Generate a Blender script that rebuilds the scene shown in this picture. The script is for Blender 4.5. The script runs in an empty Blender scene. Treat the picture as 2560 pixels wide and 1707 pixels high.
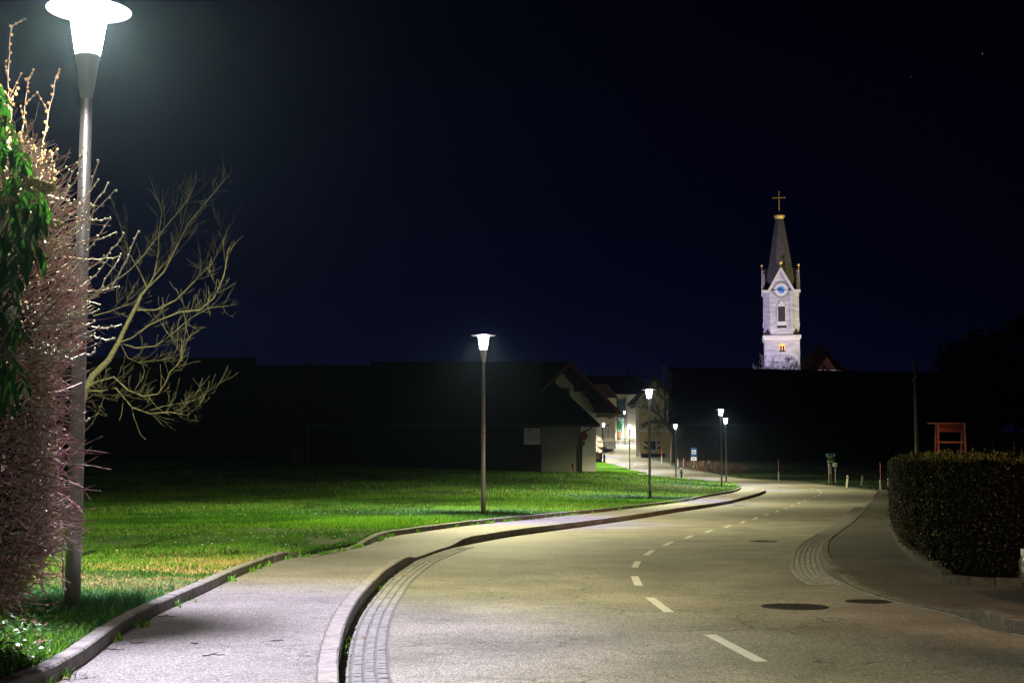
import bpy, math, random
import numpy as np
from mathutils import Vector, Matrix
from mathutils.geometry import delaunay_2d_cdt
R = math.radians
C = bpy.context.scene.collection
SC = bpy.context.scene
# ------------------------------------------------------------------ camera
F = 3556.0; HC = 1.40; TH = math.atan(330.0 / F); CT = math.cos(TH); ST = math.sin(TH)
cam = bpy.data.cameras.new('camera'); cam.lens = 50.0 * F / 3555.6; cam.sensor_width = 36.0; cam.clip_start = 0.1; cam.clip_end = 6000
cob = bpy.data.objects.new('camera', cam); C.objects.link(cob)
cob.location = (0, 0, HC); cob.rotation_euler = (R(90) + TH, 0, 0); SC.camera = cob
# ------------------------------------------------------------------ exposure
SC.view_settings.view_transform = 'Standard'; SC.view_settings.look = 'None'
SC.view_settings.exposure = 0.0; SC.view_settings.gamma = 1.0
SC.render.engine = 'CYCLES'
SC.cycles.use_denoising = True
SC.cycles.max_bounces = 5; SC.cycles.diffuse_bounces = 2; SC.cycles.glossy_bounces = 2; SC.cycles.transparent_max_bounces = 12
SC.cycles.sample_clamp_indirect = 3.0
LAMP_W = 9000.0
# ------------------------------------------------------------------ night sky
W = bpy.data.worlds.new('World'); SC.world = W; W.use_nodes = True
nt = W.node_tree; nt.nodes.clear()
def N(t, kind, **kw):
    n = t.nodes.new(kind)
    for k, v in kw.items(): setattr(n, k, v)
    return n
wo = N(nt, 'ShaderNodeOutputWorld'); bg = N(nt, 'ShaderNodeBackground'); tc = N(nt, 'ShaderNodeTexCoord')
sp = N(nt, 'ShaderNodeSeparateXYZ'); cr = N(nt, 'ShaderNodeValToRGB')
nt.links.new(tc.outputs['Generated'], sp.inputs[0]); nt.links.new(sp.outputs['Z'], cr.inputs[0])
el = cr.color_ramp.elements
el[0].position = 0.0; el[0].color = (0.0021, 0.0034, 0.0150, 1)
el[1].position = 0.30; el[1].color = (0.0004, 0.0005, 0.0032, 1)
e = el.new(0.055); e.color = (0.0018, 0.0027, 0.0135, 1)
e = el.new(0.13); e.color = (0.0009, 0.0012, 0.0078, 1)
def rayd(px, py):
    cx = (px - 1280.0) / F; cy = (853.5 - py) / F
    d = CT - cy * ST
    return cx / d, (ST + cy * CT) / d
# a handful of stars
prev = cr.outputs[0]
for (px, py, s) in [(2456, 135, 1.0), (1029, 400, .5), (1796, 134, .25), (2277, 192, .3), (1245, 620, .2), (52, 128, .5), (2100, 90, .15), (1340, 250, .15), (750, 420, .15), (1600, 575, .2)]:
    dx, dz = rayd(px, py); v = Vector((dx, 1, dz)).normalized()
    dp = N(nt, 'ShaderNodeVectorMath', operation='DISTANCE'); nt.links.new(tc.outputs['Generated'], dp.inputs[0]); dp.inputs[1].default_value = v
    lt = N(nt, 'ShaderNodeMath', operation='LESS_THAN'); nt.links.new(dp.outputs['Value'], lt.inputs[0]); lt.inputs[1].default_value = 0.0003
    mu = N(nt, 'ShaderNodeMath', operation='MULTIPLY'); nt.links.new(lt.outputs[0], mu.inputs[0]); mu.inputs[1].default_value = 1.0
    mx = N(nt, 'ShaderNodeMixRGB', blend_type='ADD'); nt.links.new(mu.outputs[0], mx.inputs[0]); nt.links.new(prev, mx.inputs[1]); mx.inputs[2].default_value = (s * .3, s * .38, s * .5, 1)
    prev = mx.outputs[0]
cr2 = N(nt, 'ShaderNodeValToRGB'); nt.links.new(sp.outputs['X'], cr2.inputs[0]); q_ = cr2.color_ramp.elements; q_[0].position = .02; q_[0].color = (1, 1, 1, 1); q_[1].position = .34; q_[1].color = (.62, .50, .52, 1)
mz = N(nt, 'ShaderNodeMixRGB', blend_type='MULTIPLY'); mz.inputs[0].default_value = 1.0; nt.links.new(prev, mz.inputs[1]); nt.links.new(cr2.outputs[0], mz.inputs[2]); prev = mz.outputs[0]
nt.links.new(prev, bg.inputs[0]); bg.inputs[1].default_value = 1.0; nt.links.new(bg.outputs[0], wo.inputs[0])
# ------------------------------------------------------------------ ground profile and helpers
GT = [(-200, 0), (0, 0), (60, 0), (80, 0), (112.3, .385), (134.9, .554), (165, 1.01), (193, 1.91), (218.7, 3.08), (240, 4.45), (280, 7.54), (333, 11.4), (420, 13), (4000, 13)]
GX = np.array([a for a, b in GT], float); GZ = np.array([b for a, b in GT], float)
def gz(y): return np.interp(y, GX, GZ)
def g(y): return float(np.interp(y, GX, GZ))
def at(px, py, Y):
    dx, dz = rayd(px, py); return Vector((dx * Y, Y, HC + dz * Y))
def hit(px, py, off=0.0):
    dx, dz = rayd(px, py); lo = 3.0; y = 3.0
    while y < 420:
        if HC + dz * y <= g(y) + off: break
        lo = y; y *= 1.01
    hi = y
    for _ in range(30):
        m = (lo + hi) / 2
        if HC + dz * m <= g(m) + off: hi = m
        else: lo = m
    return Vector((dx * hi, hi, HC + dz * hi))
def tag(o, label=None, cat=None, group=None, kind=None):
    if label: o['label'] = label
    if cat: o['category'] = cat
    if group: o['group'] = group
    if kind: o['kind'] = kind
    return o
def thing(name, label, cat, loc=(0, 0, 0), rz=0.0, group=None):
    o = bpy.data.objects.new(name, None); C.objects.link(o); o.empty_display_size = .2
    o.location = loc; o.rotation_euler = (0, 0, rz); return tag(o, label, cat, group)
class MB:
    def __init__(s): s.v = []; s.f = []; s.m = []; s.mats = []
    def add(s, vs, fs, mi=0):
        b = len(s.v); s.v.extend([tuple(p) for p in vs]); s.f.extend([tuple(i + b for i in q) for q in fs]); s.m.extend([mi] * len(fs)); return s
    def box(s, x0, x1, y0, y1, z0, z1, mi=0):
        return s.add([(x0, y0, z0), (x1, y0, z0), (x1, y1, z0), (x0, y1, z0), (x0, y0, z1), (x1, y0, z1), (x1, y1, z1), (x0, y1, z1)],
                     [(0, 3, 2, 1), (4, 5, 6, 7), (0, 1, 5, 4), (1, 2, 6, 5), (2, 3, 7, 6), (3, 0, 4, 7)], mi)
    def beam(s, a, b, w, h, mi=0, up=(0, 0, 1)):
        a = Vector(a); b = Vector(b); d = (b - a).normalized(); u = Vector(up)
        sx = d.cross(u)
        if sx.length < 1e-4: sx = d.cross(Vector((1, 0, 0)))
        sx.normalize(); uu = sx.cross(d).normalized(); sx *= w / 2; uu *= h / 2
        vs = [a - sx - uu, a + sx - uu, a + sx + uu, a - sx + uu, b - sx - uu, b + sx - uu, b + sx + uu, b - sx + uu]
        return s.add(vs, [(0, 1, 2, 3), (7, 6, 5, 4), (0, 4, 5, 1), (1, 5, 6, 2), (2, 6, 7, 3), (3, 7, 4, 0)], mi)
    def tube(s, pts, rad, n=6, mi=0, cap=True):
        k = len(pts); vs = []; fs = []
        pts = [Vector(p) for p in pts]; ref = None
        for i, p in enumerate(pts):
            t = (pts[min(i + 1, k - 1)] - pts[max(i - 1, 0)])
            if t.length < 1e-9: t = Vector((0, 0, 1))
            t.normalize()
            if ref is None: ref = t.orthogonal().normalized()
            a = (ref - t * ref.dot(t))
            a = a.normalized() if a.length > 1e-5 else t.orthogonal().normalized()
            ref = a; b = t.cross(a); r = rad[i] if hasattr(rad, '__len__') else rad
            for j in range(n):
                q = 2 * math.pi * j / n; vs.append(p + a * (r * math.cos(q)) + b * (r * math.sin(q)))
        for i in range(k - 1):
            for j in range(n):
                j2 = (j + 1) % n; fs.append((i * n + j, i * n + j2, (i + 1) * n + j2, (i + 1) * n + j))
        if cap: fs.append(tuple(range(n))[::-1]); fs.append(tuple((k - 1) * n + j for j in range(n)))
        return s.add(vs, fs, mi)
    def lathe(s, prof, n=24, c=(0, 0, 0), mi=0, sx=1, sy=1):
        vs = []; fs = []; k = len(prof)
        for r, z in prof:
            for j in range(n):
                q = 2 * math.pi * j / n; vs.append((c[0] + r * math.cos(q) * sx, c[1] + r * math.sin(q) * sy, c[2] + z))
        for i in range(k - 1):
            for j in range(n):
                j2 = (j + 1) % n; fs.append((i * n + j, i * n + j2, (i + 1) * n + j2, (i + 1) * n + j))
        fs.append(tuple(range(n))[::-1]); fs.append(tuple((k - 1) * n + j for j in range(n)))
        return s.add(vs, fs, mi)
    def prism(s, poly, vec, mi=0):
        n = len(poly); vec = Vector(vec); a = [Vector(p) for p in poly]; b = [p + vec for p in a]
        fs = [tuple(range(n)), tuple(range(2 * n - 1, n - 1, -1))]
        for i in range(n):
            j = (i + 1) % n; fs.append((i, i + n, j + n, j))
        return s.add(a + b, fs, mi)
    def ball(s, c, r, n=8, mi=0, sz=1):
        pr = [(max(r * math.sin(math.pi * i / n), r * .02), -r * sz * math.cos(math.pi * i / n)) for i in range(n + 1)]
        return s.lathe(pr, n + 2, c, mi)
    def build(s, name, mat, parent=None, smooth=False, loc=None):
        me = bpy.data.meshes.new(name); me.from_pydata(s.v, [], s.f)
        for m in (mat if isinstance(mat, (list, tuple)) else [mat]): me.materials.append(m)
        if any(s.m): me.polygons.foreach_set('material_index', s.m)
        if smooth: me.polygons.foreach_set('use_smooth', [True] * len(me.polygons))
        me.update(); o = bpy.data.objects.new(name, me); C.objects.link(o)
        if parent: o.parent = parent
        if loc: o.location = loc
        return o
def lofix(o, piv):
    """put a world-built top-level mesh's origin at piv"""
    piv = Vector(piv); o.data.transform(Matrix.Translation(-piv)); o.location = piv; return o
def children(o): return [c for c in bpy.data.objects if c.parent == o]
def copy_tree(o, parent=None):
    c = o.copy(); C.objects.link(c); c.parent = parent
    for ch in children(o): copy_tree(ch, c)
    return c
# ------------------------------------------------------------------ materials
def mat(name, col, rough=.7, metal=0.0, col2=None, scale=3.0, detail=4.0, bump=0.0, bscale=None, lo=.35, hi=.65, spec=.5, stretch=None, trans=0.0, coat=0.0):
    m = bpy.data.materials.new(name); m.use_nodes = True; t = m.node_tree; p = t.nodes['Principled BSDF']
    p.inputs['Base Color'].default_value = (*col, 1); p.inputs['Roughness'].default_value = rough; p.inputs['Metallic'].default_value = metal
    p.inputs['Specular IOR Level'].default_value = spec
    if coat: p.inputs['Coat Weight'].default_value = coat
    co = None
    def coord():
        tcn = N(t, 'ShaderNodeTexCoord'); mp = N(t, 'ShaderNodeMapping'); t.links.new(tcn.outputs['Object'], mp.inputs[0])
        if stretch: mp.inputs['Scale'].default_value = stretch
        return mp.outputs[0]
    if col2 is not None or bump: co = coord()
    if col2 is not None:
        nz = N(t, 'ShaderNodeTexNoise'); nz.inputs['Scale'].default_value = scale; nz.inputs['Detail'].default_value = detail; nz.inputs['Roughness'].default_value = .6
        t.links.new(co, nz.inputs['Vector']); r = N(t, 'ShaderNodeValToRGB'); r.color_ramp.elements[0].position = lo; r.color_ramp.elements[1].position = hi
        r.color_ramp.elements[0].color = (*col, 1); r.color_ramp.elements[1].color = (*col2, 1)
        t.links.new(nz.outputs[0], r.inputs[0]); t.links.new(r.outputs[0], p.inputs['Base Color'])
    if bump:
        n2 = N(t, 'ShaderNodeTexNoise'); n2.inputs['Scale'].default_value = bscale or scale * 4; n2.inputs['Detail'].default_value = 5
        t.links.new(co, n2.inputs['Vector']); b = N(t, 'ShaderNodeBump'); b.inputs['Strength'].default_value = bump; b.inputs['Distance'].default_value = .02
        t.links.new(n2.outputs[0], b.inputs['Height']); t.links.new(b.outputs[0], p.inputs['Normal'])
    if trans:
        tr = N(t, 'ShaderNodeBsdfTranslucent'); mixs = N(t, 'ShaderNodeMixShader'); mixs.inputs[0].default_value = trans
        tr.inputs[0].default_value = (min(col[0] * 2.2, 1), min(col[1] * 2.2, 1), col[2] * 1.5, 1)
        out = t.nodes['Material Output']; t.links.new(p.outputs[0], mixs.inputs[1]); t.links.new(tr.outputs[0], mixs.inputs[2]); t.links.new(mixs.outputs[0], out.inputs[0])
    return m
def emis(name, col, s):
    m = bpy.data.materials.new(name); m.use_nodes = True; p = m.node_tree.nodes['Principled BSDF']
    p.inputs['Base Color'].default_value = (*col, 1); p.inputs['Emission Color'].default_value = (*col, 1); p.inputs['Emission Strength'].default_value = s
    return m
def asphalt(name, c1, c2, crack=1.0, seed=0.0):
    m = bpy.data.materials.new(name); m.use_nodes = True; t = m.node_tree; p = t.nodes['Principled BSDF']; L = t.links.new
    p.inputs['Roughness'].default_value = .78; p.inputs['Specular IOR Level'].default_value = .35
    tcn = N(t, 'ShaderNodeTexCoord'); mp = N(t, 'ShaderNodeMapping'); L(tcn.outputs['Object'], mp.inputs[0]); mp.inputs['Location'].default_value = (seed, seed * 2, 0); co = mp.outputs[0]
    def noise(s, d=3.0):
        n = N(t, 'ShaderNodeTexNoise'); n.inputs['Scale'].default_value = s; n.inputs['Detail'].default_value = d; L(co, n.inputs['Vector']); return n.outputs[0]
    def ramp(i, a, b, ca, cb):
        r = N(t, 'ShaderNodeValToRGB'); e = r.color_ramp.elements; e[0].position = a; e[1].position = b; e[0].color = (*ca, 1); e[1].color = (*cb, 1); L(i, r.inputs[0]); return r.outputs[0]
    def mul(a, b, f=1.0):
        x = N(t, 'ShaderNodeMixRGB', blend_type='MULTIPLY'); x.inputs[0].default_value = f; L(a, x.inputs[1]); L(b, x.inputs[2]); return x.outputs[0]
    base = ramp(noise(.6, 5), .35, .65, c1, c2)
    grain = ramp(noise(75, 2), .36, .66, (.30,) * 3, (1.75, 1.72, 1.7))
    mid = ramp(noise(22, 3), .3, .7, (.8,) * 3, (1.12,) * 3)
    c = mul(mul(base, grain), mid)
    # hairline cracks: thin band of a distorted voronoi edge distance, only in worn patches
    dn = N(t, 'ShaderNodeTexNoise'); dn.inputs['Scale'].default_value = 2.2; dn.inputs['Detail'].default_value = 6; L(co, dn.inputs['Vector'])
    va = N(t, 'ShaderNodeVectorMath', operation='MULTIPLY_ADD'); L(dn.outputs[1], va.inputs[0]); va.inputs[1].default_value = (.9, .9, .0); L(co, va.inputs[2])
    vo = N(t, 'ShaderNodeTexVoronoi', feature='DISTANCE_TO_EDGE'); vo.inputs['Scale'].default_value = .55; L(va.outputs[0], vo.inputs['Vector'])
    ck = ramp(vo.outputs['Distance'], .003, .012, (.35,) * 3, (1, 1, 1))
    pm = ramp(noise(.33, 2), .50, .56, (1, 1, 1), (0, 0, 0))
    sm = N(t, 'ShaderNodeMixRGB', blend_type='ADD'); sm.inputs[0].default_value = 1.0; sm.use_clamp = True; L(ck, sm.inputs[1]); L(pm, sm.inputs[2])
    c = mul(c, sm.outputs[0], crack)
    # worn darker mottling
    wn = ramp(noise(3.1, 8), .34, .44, (.72,) * 3, (1, 1, 1)); c = mul(c, wn, .7)
    L(c, p.inputs['Base Color'])
    b = N(t, 'ShaderNodeBump'); b.inputs['Strength'].default_value = .55; b.inputs['Distance'].default_value = .012; L(noise(70, 2), b.inputs['Height']); L(b.outputs[0], p.inputs['Normal'])
    return m
M = {}
M['road'] = asphalt('road_asphalt', (.150, .144, .118), (.240, .230, .188))
M['path'] = asphalt('footpath_asphalt', (.17, .16, .15), (.225, .21, .20), .6, 7.0)
M['drive'] = asphalt('driveway_asphalt', (.070, .064, .056), (.105, .096, .085), .6, 3.0)
M['kerb'] = mat('kerb_granite', (.17, .155, .14), .8, col2=(.27, .25, .23), scale=9, bump=.5, bscale=40)
M['kerbc'] = mat('kerb_concrete', (.15, .14, .125), .85, col2=(.25, .235, .21), scale=6, bump=.4, bscale=50)
M['sett'] = mat('granite_sett', (.13, .127, .118), .8, col2=(.22, .215, .205), scale=7, bump=.6, bscale=30)
M['joint'] = mat('joint_sand', (.095, .088, .072), .95, col2=(.14, .13, .11), scale=20)
M['paint'] = mat('road_paint', (.52, .51, .46), .6, col2=(.36, .35, .31), scale=14, lo=.45, hi=.75)
M['iron'] = mat('cast_iron', (.025, .022, .02), .55, .4, bump=.4, bscale=60)
M['soil'] = mat('meadow_soil', (.028, .045, .012), .95, col2=(.05, .075, .02), scale=2.5, bump=.8, bscale=18)
M['turf'] = mat('far_turf', (.008, .016, .005), .95, col2=(.016, .028, .008), scale=.5, bump=.8, bscale=6)
M['metal'] = mat('lamp_post_metal', (.50, .47, .45), .36, .35, col2=(.42, .39, .37), scale=2, stretch=(1, 1, .2))
M['lampgrey'] = mat('lamp_head_grey', (.55, .55, .57), .45)
M['disc'] = mat('lamp_disc_smoked', (.05, .05, .05), .5, spec=.1)
M['darkgut'] = mat('dark_gutter', (.05, .045, .04), .6)
M['kerbd'] = mat('dark_kerb', (.07, .065, .05), .85, col2=(.14, .13, .105), scale=6, bump=.4, bscale=50)  # darker tone for the right-hand kerb
M['footing'] = mat('dark_footing', (.025, .024, .018), .9, col2=(.055, .05, .038), scale=8, bump=.5, bscale=40)  # hedge footing, toned darker than the kerbs
M['dwood'] = mat('dark_barn_boards', (.014, .011, .009), .9, col2=(.024, .018, .014), scale=3, stretch=(4, 4, .3), bump=.4)
M['tile'] = mat('dark_roof_tile', (.030, .024, .022), .75, col2=(.045, .032, .028), scale=2.0, bump=.5, bscale=5)
M['rtile'] = mat('red_roof_tile', (.10, .035, .022), .75, col2=(.15, .055, .03), scale=3.0, bump=.5, bscale=8)
M['white'] = mat('white_render', (.68, .69, .63), .85, col2=(.80, .80, .74), scale=.6, bump=.15, bscale=12)
M['cream'] = mat('cream_render', (.60, .55, .44), .85, col2=(.70, .65, .54), scale=.7, bump=.15, bscale=12)
M['ochre'] = mat('ochre_render', (.46, .36, .15), .88, col2=(.54, .43, .20), scale=.5, bump=.2, bscale=8)
M['trim'] = mat('pale_trim', (.60, .57, .52), .8)
M['dark'] = mat('dark_paint', (.012, .014, .02), .5)
M['glassd'] = mat('dark_window_glass', (.01, .012, .018), .08)
M['stone'] = mat('tower_stone', (.34, .325, .33), .85, col2=(.56, .54, .55), scale=.7, bump=1.0, bscale=2.2, stretch=(.5, .5, 2.4))
M['slate'] = mat('spire_slate', (.050, .047, .045), .75, col2=(.105, .098, .09), scale=1.6, bump=.7, bscale=3, stretch=(.6, .6, 2.5))
M['gold'] = mat('gilded_metal', (.80, .55, .14), .45, .15)
M['red'] = mat('red_enamel', (.45, .03, .03), .4)
M['signw'] = mat('sign_white', (.7, .7, .7), .45)
M['blue'] = mat('sign_blue', (.02, .10, .30), .4)
M['green'] = mat('sign_green', (.01, .22, .10), .4)
M['yellow'] = mat('sign_yellow', (.55, .45, .04), .4)
M['teal'] = mat('sign_teal', (.05, .22, .24), .4)
M['redrod'] = mat('snow_pole_red', (.55, .07, .03), .5)
M['plastic'] = mat('delineator_plastic', (.68, .67, .62), .5, col2=(.5, .49, .45), scale=5)
M['hyd'] = mat('hydrant_blue', (.015, .10, .20), .4)
M['galv'] = mat('galvanised_steel', (.35, .35, .34), .5, .6)
M['timber'] = mat('red_stained_timber', (.34, .10, .06), .6, col2=(.24, .07, .04), scale=6, stretch=(1, 1, 5))
M['pole'] = mat('weathered_pole', (.12, .115, .10), .8, col2=(.08, .075, .065), scale=8, stretch=(1, 1, .1))
M['bark'] = mat('fruit_tree_bark', (.010, .010, .003), .9, col2=(.042, .040, .012), scale=26, bump=.7, bscale=40)
M['barkd'] = mat('dark_bark', (.05, .042, .03), .9, col2=(.08, .065, .05), scale=8, bump=.5)
M['twig'] = mat('red_twig', (.26, .08, .09), .30, col2=(.78, .55, .60), scale=22, lo=.42, hi=.62, spec=.9)
M['twigb'] = mat('brown_twig', (.04, .022, .016), .6, col2=(.10, .06, .045), scale=16)
M['twigo'] = mat('olive_twig', (.21, .19, .06), .55, col2=(.34, .30, .12), scale=18)
M['bud'] = mat('tan_bud', (.10, .055, .022), .7, spec=.2)
M['leaf'] = mat('leathery_leaf', (.012, .055, .008), .38, col2=(.035, .13, .018), scale=6, trans=.34, spec=.7)
M['ptwig'] = mat('glint_twig', (.75, .66, .68), .35, col2=(.35, .17, .17), scale=30, lo=.5, hi=.68, spec=.9)  # pale copy of the twig, painting in white lamp glints
M['tips'] = mat('olive_tips', (.15, .14, .035), .6, col2=(.34, .28, .12), scale=18)
M['leafb'] = mat('leaf_underside', (.45, .48, .40), .6)
M['hleaf'] = mat('hedge_leaf', (.007, .008, .0025), .6, col2=(.018, .017, .004), scale=9, spec=.12)
M['hlit'] = mat('hedge_lit_shoot', (.09, .09, .014), .5, col2=(.16, .14, .03), scale=9, trans=.2)  # young-shoot tone, lightened to paint lamplight on the hedge top
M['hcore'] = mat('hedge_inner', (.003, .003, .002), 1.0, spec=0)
M['ivy'] = mat('ground_leaf', (.04, .15, .02), .4, col2=(.09, .22, .04), scale=12, trans=.25)
M['silver'] = mat('silver_car_paint', (.42, .43, .44), .28, .7, coat=.8)
M['tyre'] = mat('tyre_rubber', (.015, .015, .015), .85)
M['glassc'] = mat('car_glass', (.02, .025, .03), .05)
M['brownleaf'] = mat('withered_leaf', (.16, .08, .04), .8, col2=(.24, .13, .06), scale=12)
M['terra'] = mat('terracotta', (.20, .06, .03), .8)
M['rock'] = mat('pale_rock', (.30, .25, .20), .9, col2=(.45, .38, .32), scale=2, bump=1, bscale=6)
M['poster'] = mat('poster_paper', (.55, .47, .50), .7, col2=(.66, .60, .61), scale=2)
# ------------------------------------------------------------------ sheets (roads, lawns) by constrained triangulation
def inpoly(X, Y, poly):
    X = np.asarray(X); Y = np.asarray(Y); r = np.zeros(X.shape, bool); n = len(poly); j = n - 1
    for i in range(n):
        xi, yi = poly[i][0], poly[i][1]; xj, yj = poly[j][0], poly[j][1]
        c = ((yi > Y) != (yj > Y)) & (X < (xj - xi) * (Y - yi) / ((yj - yi) or 1e-9) + xi); r ^= c; j = i
    return r
def dens(poly, step):
    out = []
    for i in range(len(poly)):
        a = Vector(poly[i][:2]); b = Vector(poly[(i + 1) % len(poly)][:2])
        d = (b - a).length; loc = max(step, min(a.y, b.y) * .05) if min(a.y, b.y) > 0 else step
        n = max(1, int(d / loc))
        for k in range(n): out.append(a.lerp(b, k / n))
    return out
def sheet(name, poly, zf, material, skirt=.5, step=1.2):
    p = dens(poly, step); xs = [q.x for q in p]; ys = [q.y for q in p]; inner = []
    y = min(ys) + step; k = 0
    while y < max(ys):
        st = max(step, abs(y) * .045); x = min(xs) + (k % 2) * st / 2; k += 1; row = []
        while x < max(xs):
            row.append((x, y)); x += st * (1.0 if abs(x) < 40 else 3.0)
        if row:
            a = np.array(row); ok = inpoly(a[:, 0], a[:, 1], p); inner += [Vector(q) for q, o in zip(row, ok) if o]
        y += st
    for yk in GX:
        if min(ys) < yk < max(ys):
            row = np.arange(min(xs), max(xs), 6.0); ok = inpoly(row, np.full(row.shape, yk), p)
            inner += [Vector((float(q), float(yk))) for q, o in zip(row, ok) if o]
    nb = len(p)
    vs, es, fs, _, _, _ = delaunay_2d_cdt(p + inner, [], [tuple(range(nb))], 1, 1e-4)
    V = [(v.x, v.y, zf(v.x, v.y)) for v in vs]; mb = MB()
    ff = []
    for f in fs:
        a, b, c = [vs[i] for i in f[:3]]
        if (b.x - a.x) * (c.y - a.y) - (b.y - a.y) * (c.x - a.x) < 0: f = f[::-1]
        ff.append(tuple(f))
    mb.add(V, ff)
    if skirt:
        q = [(a.x, a.y, zf(a.x, a.y)) for a in p]; n = len(q)
        mb.add(q + [(a, b, c - skirt) for a, b, c in q], [(i, (i + 1) % n, (i + 1) % n + n, i + n) for i in range(n)])
    o = mb.build(name, material); o['kind'] = 'structure'; return o
def sm(a, b, x):
    t = np.clip((x - a) / (b - a), 0, 1); return t * t * (3 - 2 * t)
def drop(y): return .10 * float(sm(25.8, 27.6, y) * (1 - sm(31.6, 34.0, y)))
RZ = -.26
def road_z(x, y): return g(y) + RZ
def path_z(x, y): return g(y) - .10 - drop(y) - .13 * float(sm(108, 118, y))
def H(lst, off): return [hit(a, b, off).xy for a, b in lst]
# kerb lines measured on the ground (foreground to background)
inner = [Vector((3.2, -6)), Vector((1.3, -1)), Vector((.1, 3.5)), Vector((-.85, 7.5))] + H([(841, 1707), (853, 1635), (870, 1577.6), (897, 1526.5), (934.7, 1482), (962, 1451.7), (1006, 1421), (1035, 1404), (1065.6, 1392), (1101, 1379), (1145.6, 1365.7), (1193, 1355), (1278, 1340), (1346, 1331), (1500, 1310), (1600, 1295), (1690, 1280), (1766, 1268.5), (1817.5, 1259.5), (1848, 1252), (1881, 1243.5), (1904, 1236), (1914, 1230.5)], RZ)
outer = [Vector((.6, -6)), Vector((-1.3, -1)), Vector((-2.55, 3.5)), Vector((-3.4, 7.5))] + H([(151, 1707), (226, 1649), (293, 1594.6), (348, 1559), (419, 1523), (494, 1490), (586.5, 1443.8), (670, 1410), (754, 1385), (792, 1376), (860, 1363), (931, 1350), (960, 1343), (982, 1339.5), (1040, 1331), (1176, 1312), (1312, 1298.6), (1500, 1280), (1600, 1268), (1690, 1256.7), (1751, 1244.5), (1807, 1235), (1829, 1231.8), (1846, 1226.5), (1852.6, 1221)], -.10)
def resample(pl, st, grow=.0):
    pl = [Vector(p) for p in pl]; out = [pl[0].copy()]; i = 0; cur = pl[0].copy()
    while i < len(pl) - 1:
        s = max(st, cur.y * grow); rem = s; p = cur
        while i < len(pl) - 1 and (pl[i + 1] - p).length < rem:
            rem -= (pl[i + 1] - p).length; p = pl[i + 1]; i += 1
        if i >= len(pl) - 1: break
        d = (pl[i + 1] - p).normalized(); p = p + d * rem; out.append(p.copy()); cur = p
    out.append(pl[-1].copy()); return out
def smooth_line(pl, it=2):
    for _ in range(it):
        q = [pl[0]]
        for a, b in zip(pl[:-1], pl[1:]): q += [a.lerp(b, .25), a.lerp(b, .75)]
        q.append(pl[-1]); pl = q
    return pl
inner = smooth_line(inner); outer = smooth_line(outer)
def kerb_run(name, line, width, zb, zt, material, side=-1, st=1.0, gap=.006, seed=1):
    """stones end to end: line is the face towards the lower surface; side -1 = body lies to the left of travel"""
    rnd = random.Random(seed); pl = resample(line, st, .02); mb = MB()
    nrm = []
    for i in range(len(pl)):
        d = (pl[min(i + 1, len(pl) - 1)] - pl[max(i - 1, 0)]).normalized(); nrm.append(Vector((-d.y, d.x)) * (-side))
    for i in range(len(pl) - 1):
        a, b = pl[i], pl[i + 1]; d = (b - a)
        if d.length < .05: continue
        d.normalize(); a2 = a + d * gap; b2 = b - d * gap; na, nb_ = nrm[i] * width, nrm[i + 1] * width
        j = rnd.uniform(-.004, .004); k = rnd.uniform(-.004, .004); ch = .014
        for (p, q, n0, n1) in ((a2, b2, na, nb_),):
            za0, za1 = zb(*p), zt(*p) + k; zb0, zb1 = zb(*q), zt(*q) + k; u0 = n0.normalized(); u1 = n1.normalized()
            P = p + u0 * j; Q = q + u1 * j
            vs = [(*P, za0), (*Q, zb0), (*Q, zb1 - ch), (*P, za1 - ch), (*(P + u0 * ch), za1), (*(Q + u1 * ch), zb1), (*(q + n1), zb1), (*(p + n0), za1), (*(q + n1), zb0), (*(p + n0), za0)]
            mb.add(vs, [(0, 1, 2, 3), (3, 2, 5, 4), (4, 5, 6, 7), (7, 6, 8, 9), (0, 3, 4, 7, 9), (1, 8, 6, 5, 2)])
    o = mb.build(name, material); o['kind'] = 'structure'; return o
# far edge of the meadow where it meets the road behind
mead_far = H([(1852, 1218.2), (1850, 1215.5), (1844, 1211.5), (1833, 1206.5), (1817.6, 1205.5), (1779, 1202), (1747, 1198), (1706.6, 1193.5), (1690, 1192), (1650, 1188.5), (1618, 1185)], 0.0)
KW = .13
def offset(line, d):
    out = []
    for i in range(len(line)):
        t = (line[min(i + 1, len(line) - 1)] - line[max(i - 1, 0)]).normalized(); out.append(line[i] + Vector((-t.y, t.x)) * d)
    return out
lawn_pts = H([(1618, 1183), (1600, 1180.5), (1575, 1175.5), (1560, 1170), (1530, 1162), (1510, 1156.5)], 0.0)
meadow_poly = offset(outer, KW + .005) + mead_far[1:] + [Vector((mead_far[-1].x - 4, mead_far[-1].y + .5)), Vector((-10, 172)), Vector((-150, 172)), Vector((-150, -6))]
bound = offset(outer, KW)[::4] + mead_far
BX = np.array([[a.x, a.y, b.x, b.y] for a, b in zip(bound[:-1], bound[1:])])
def bdist(X, Y):
    X = np.atleast_1d(X).astype(float); Y = np.atleast_1d(Y).astype(float); best = np.full(X.shape, 1e9)
    for ax, ay, bx, by in BX:
        dx, dy = bx - ax, by - ay; L2 = dx * dx + dy * dy + 1e-9
        t = np.clip(((X - ax) * dx + (Y - ay) * dy) / L2, 0, 1); best = np.minimum(best, np.hypot(X - ax - t * dx, Y - ay - t * dy))
    return best
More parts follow.
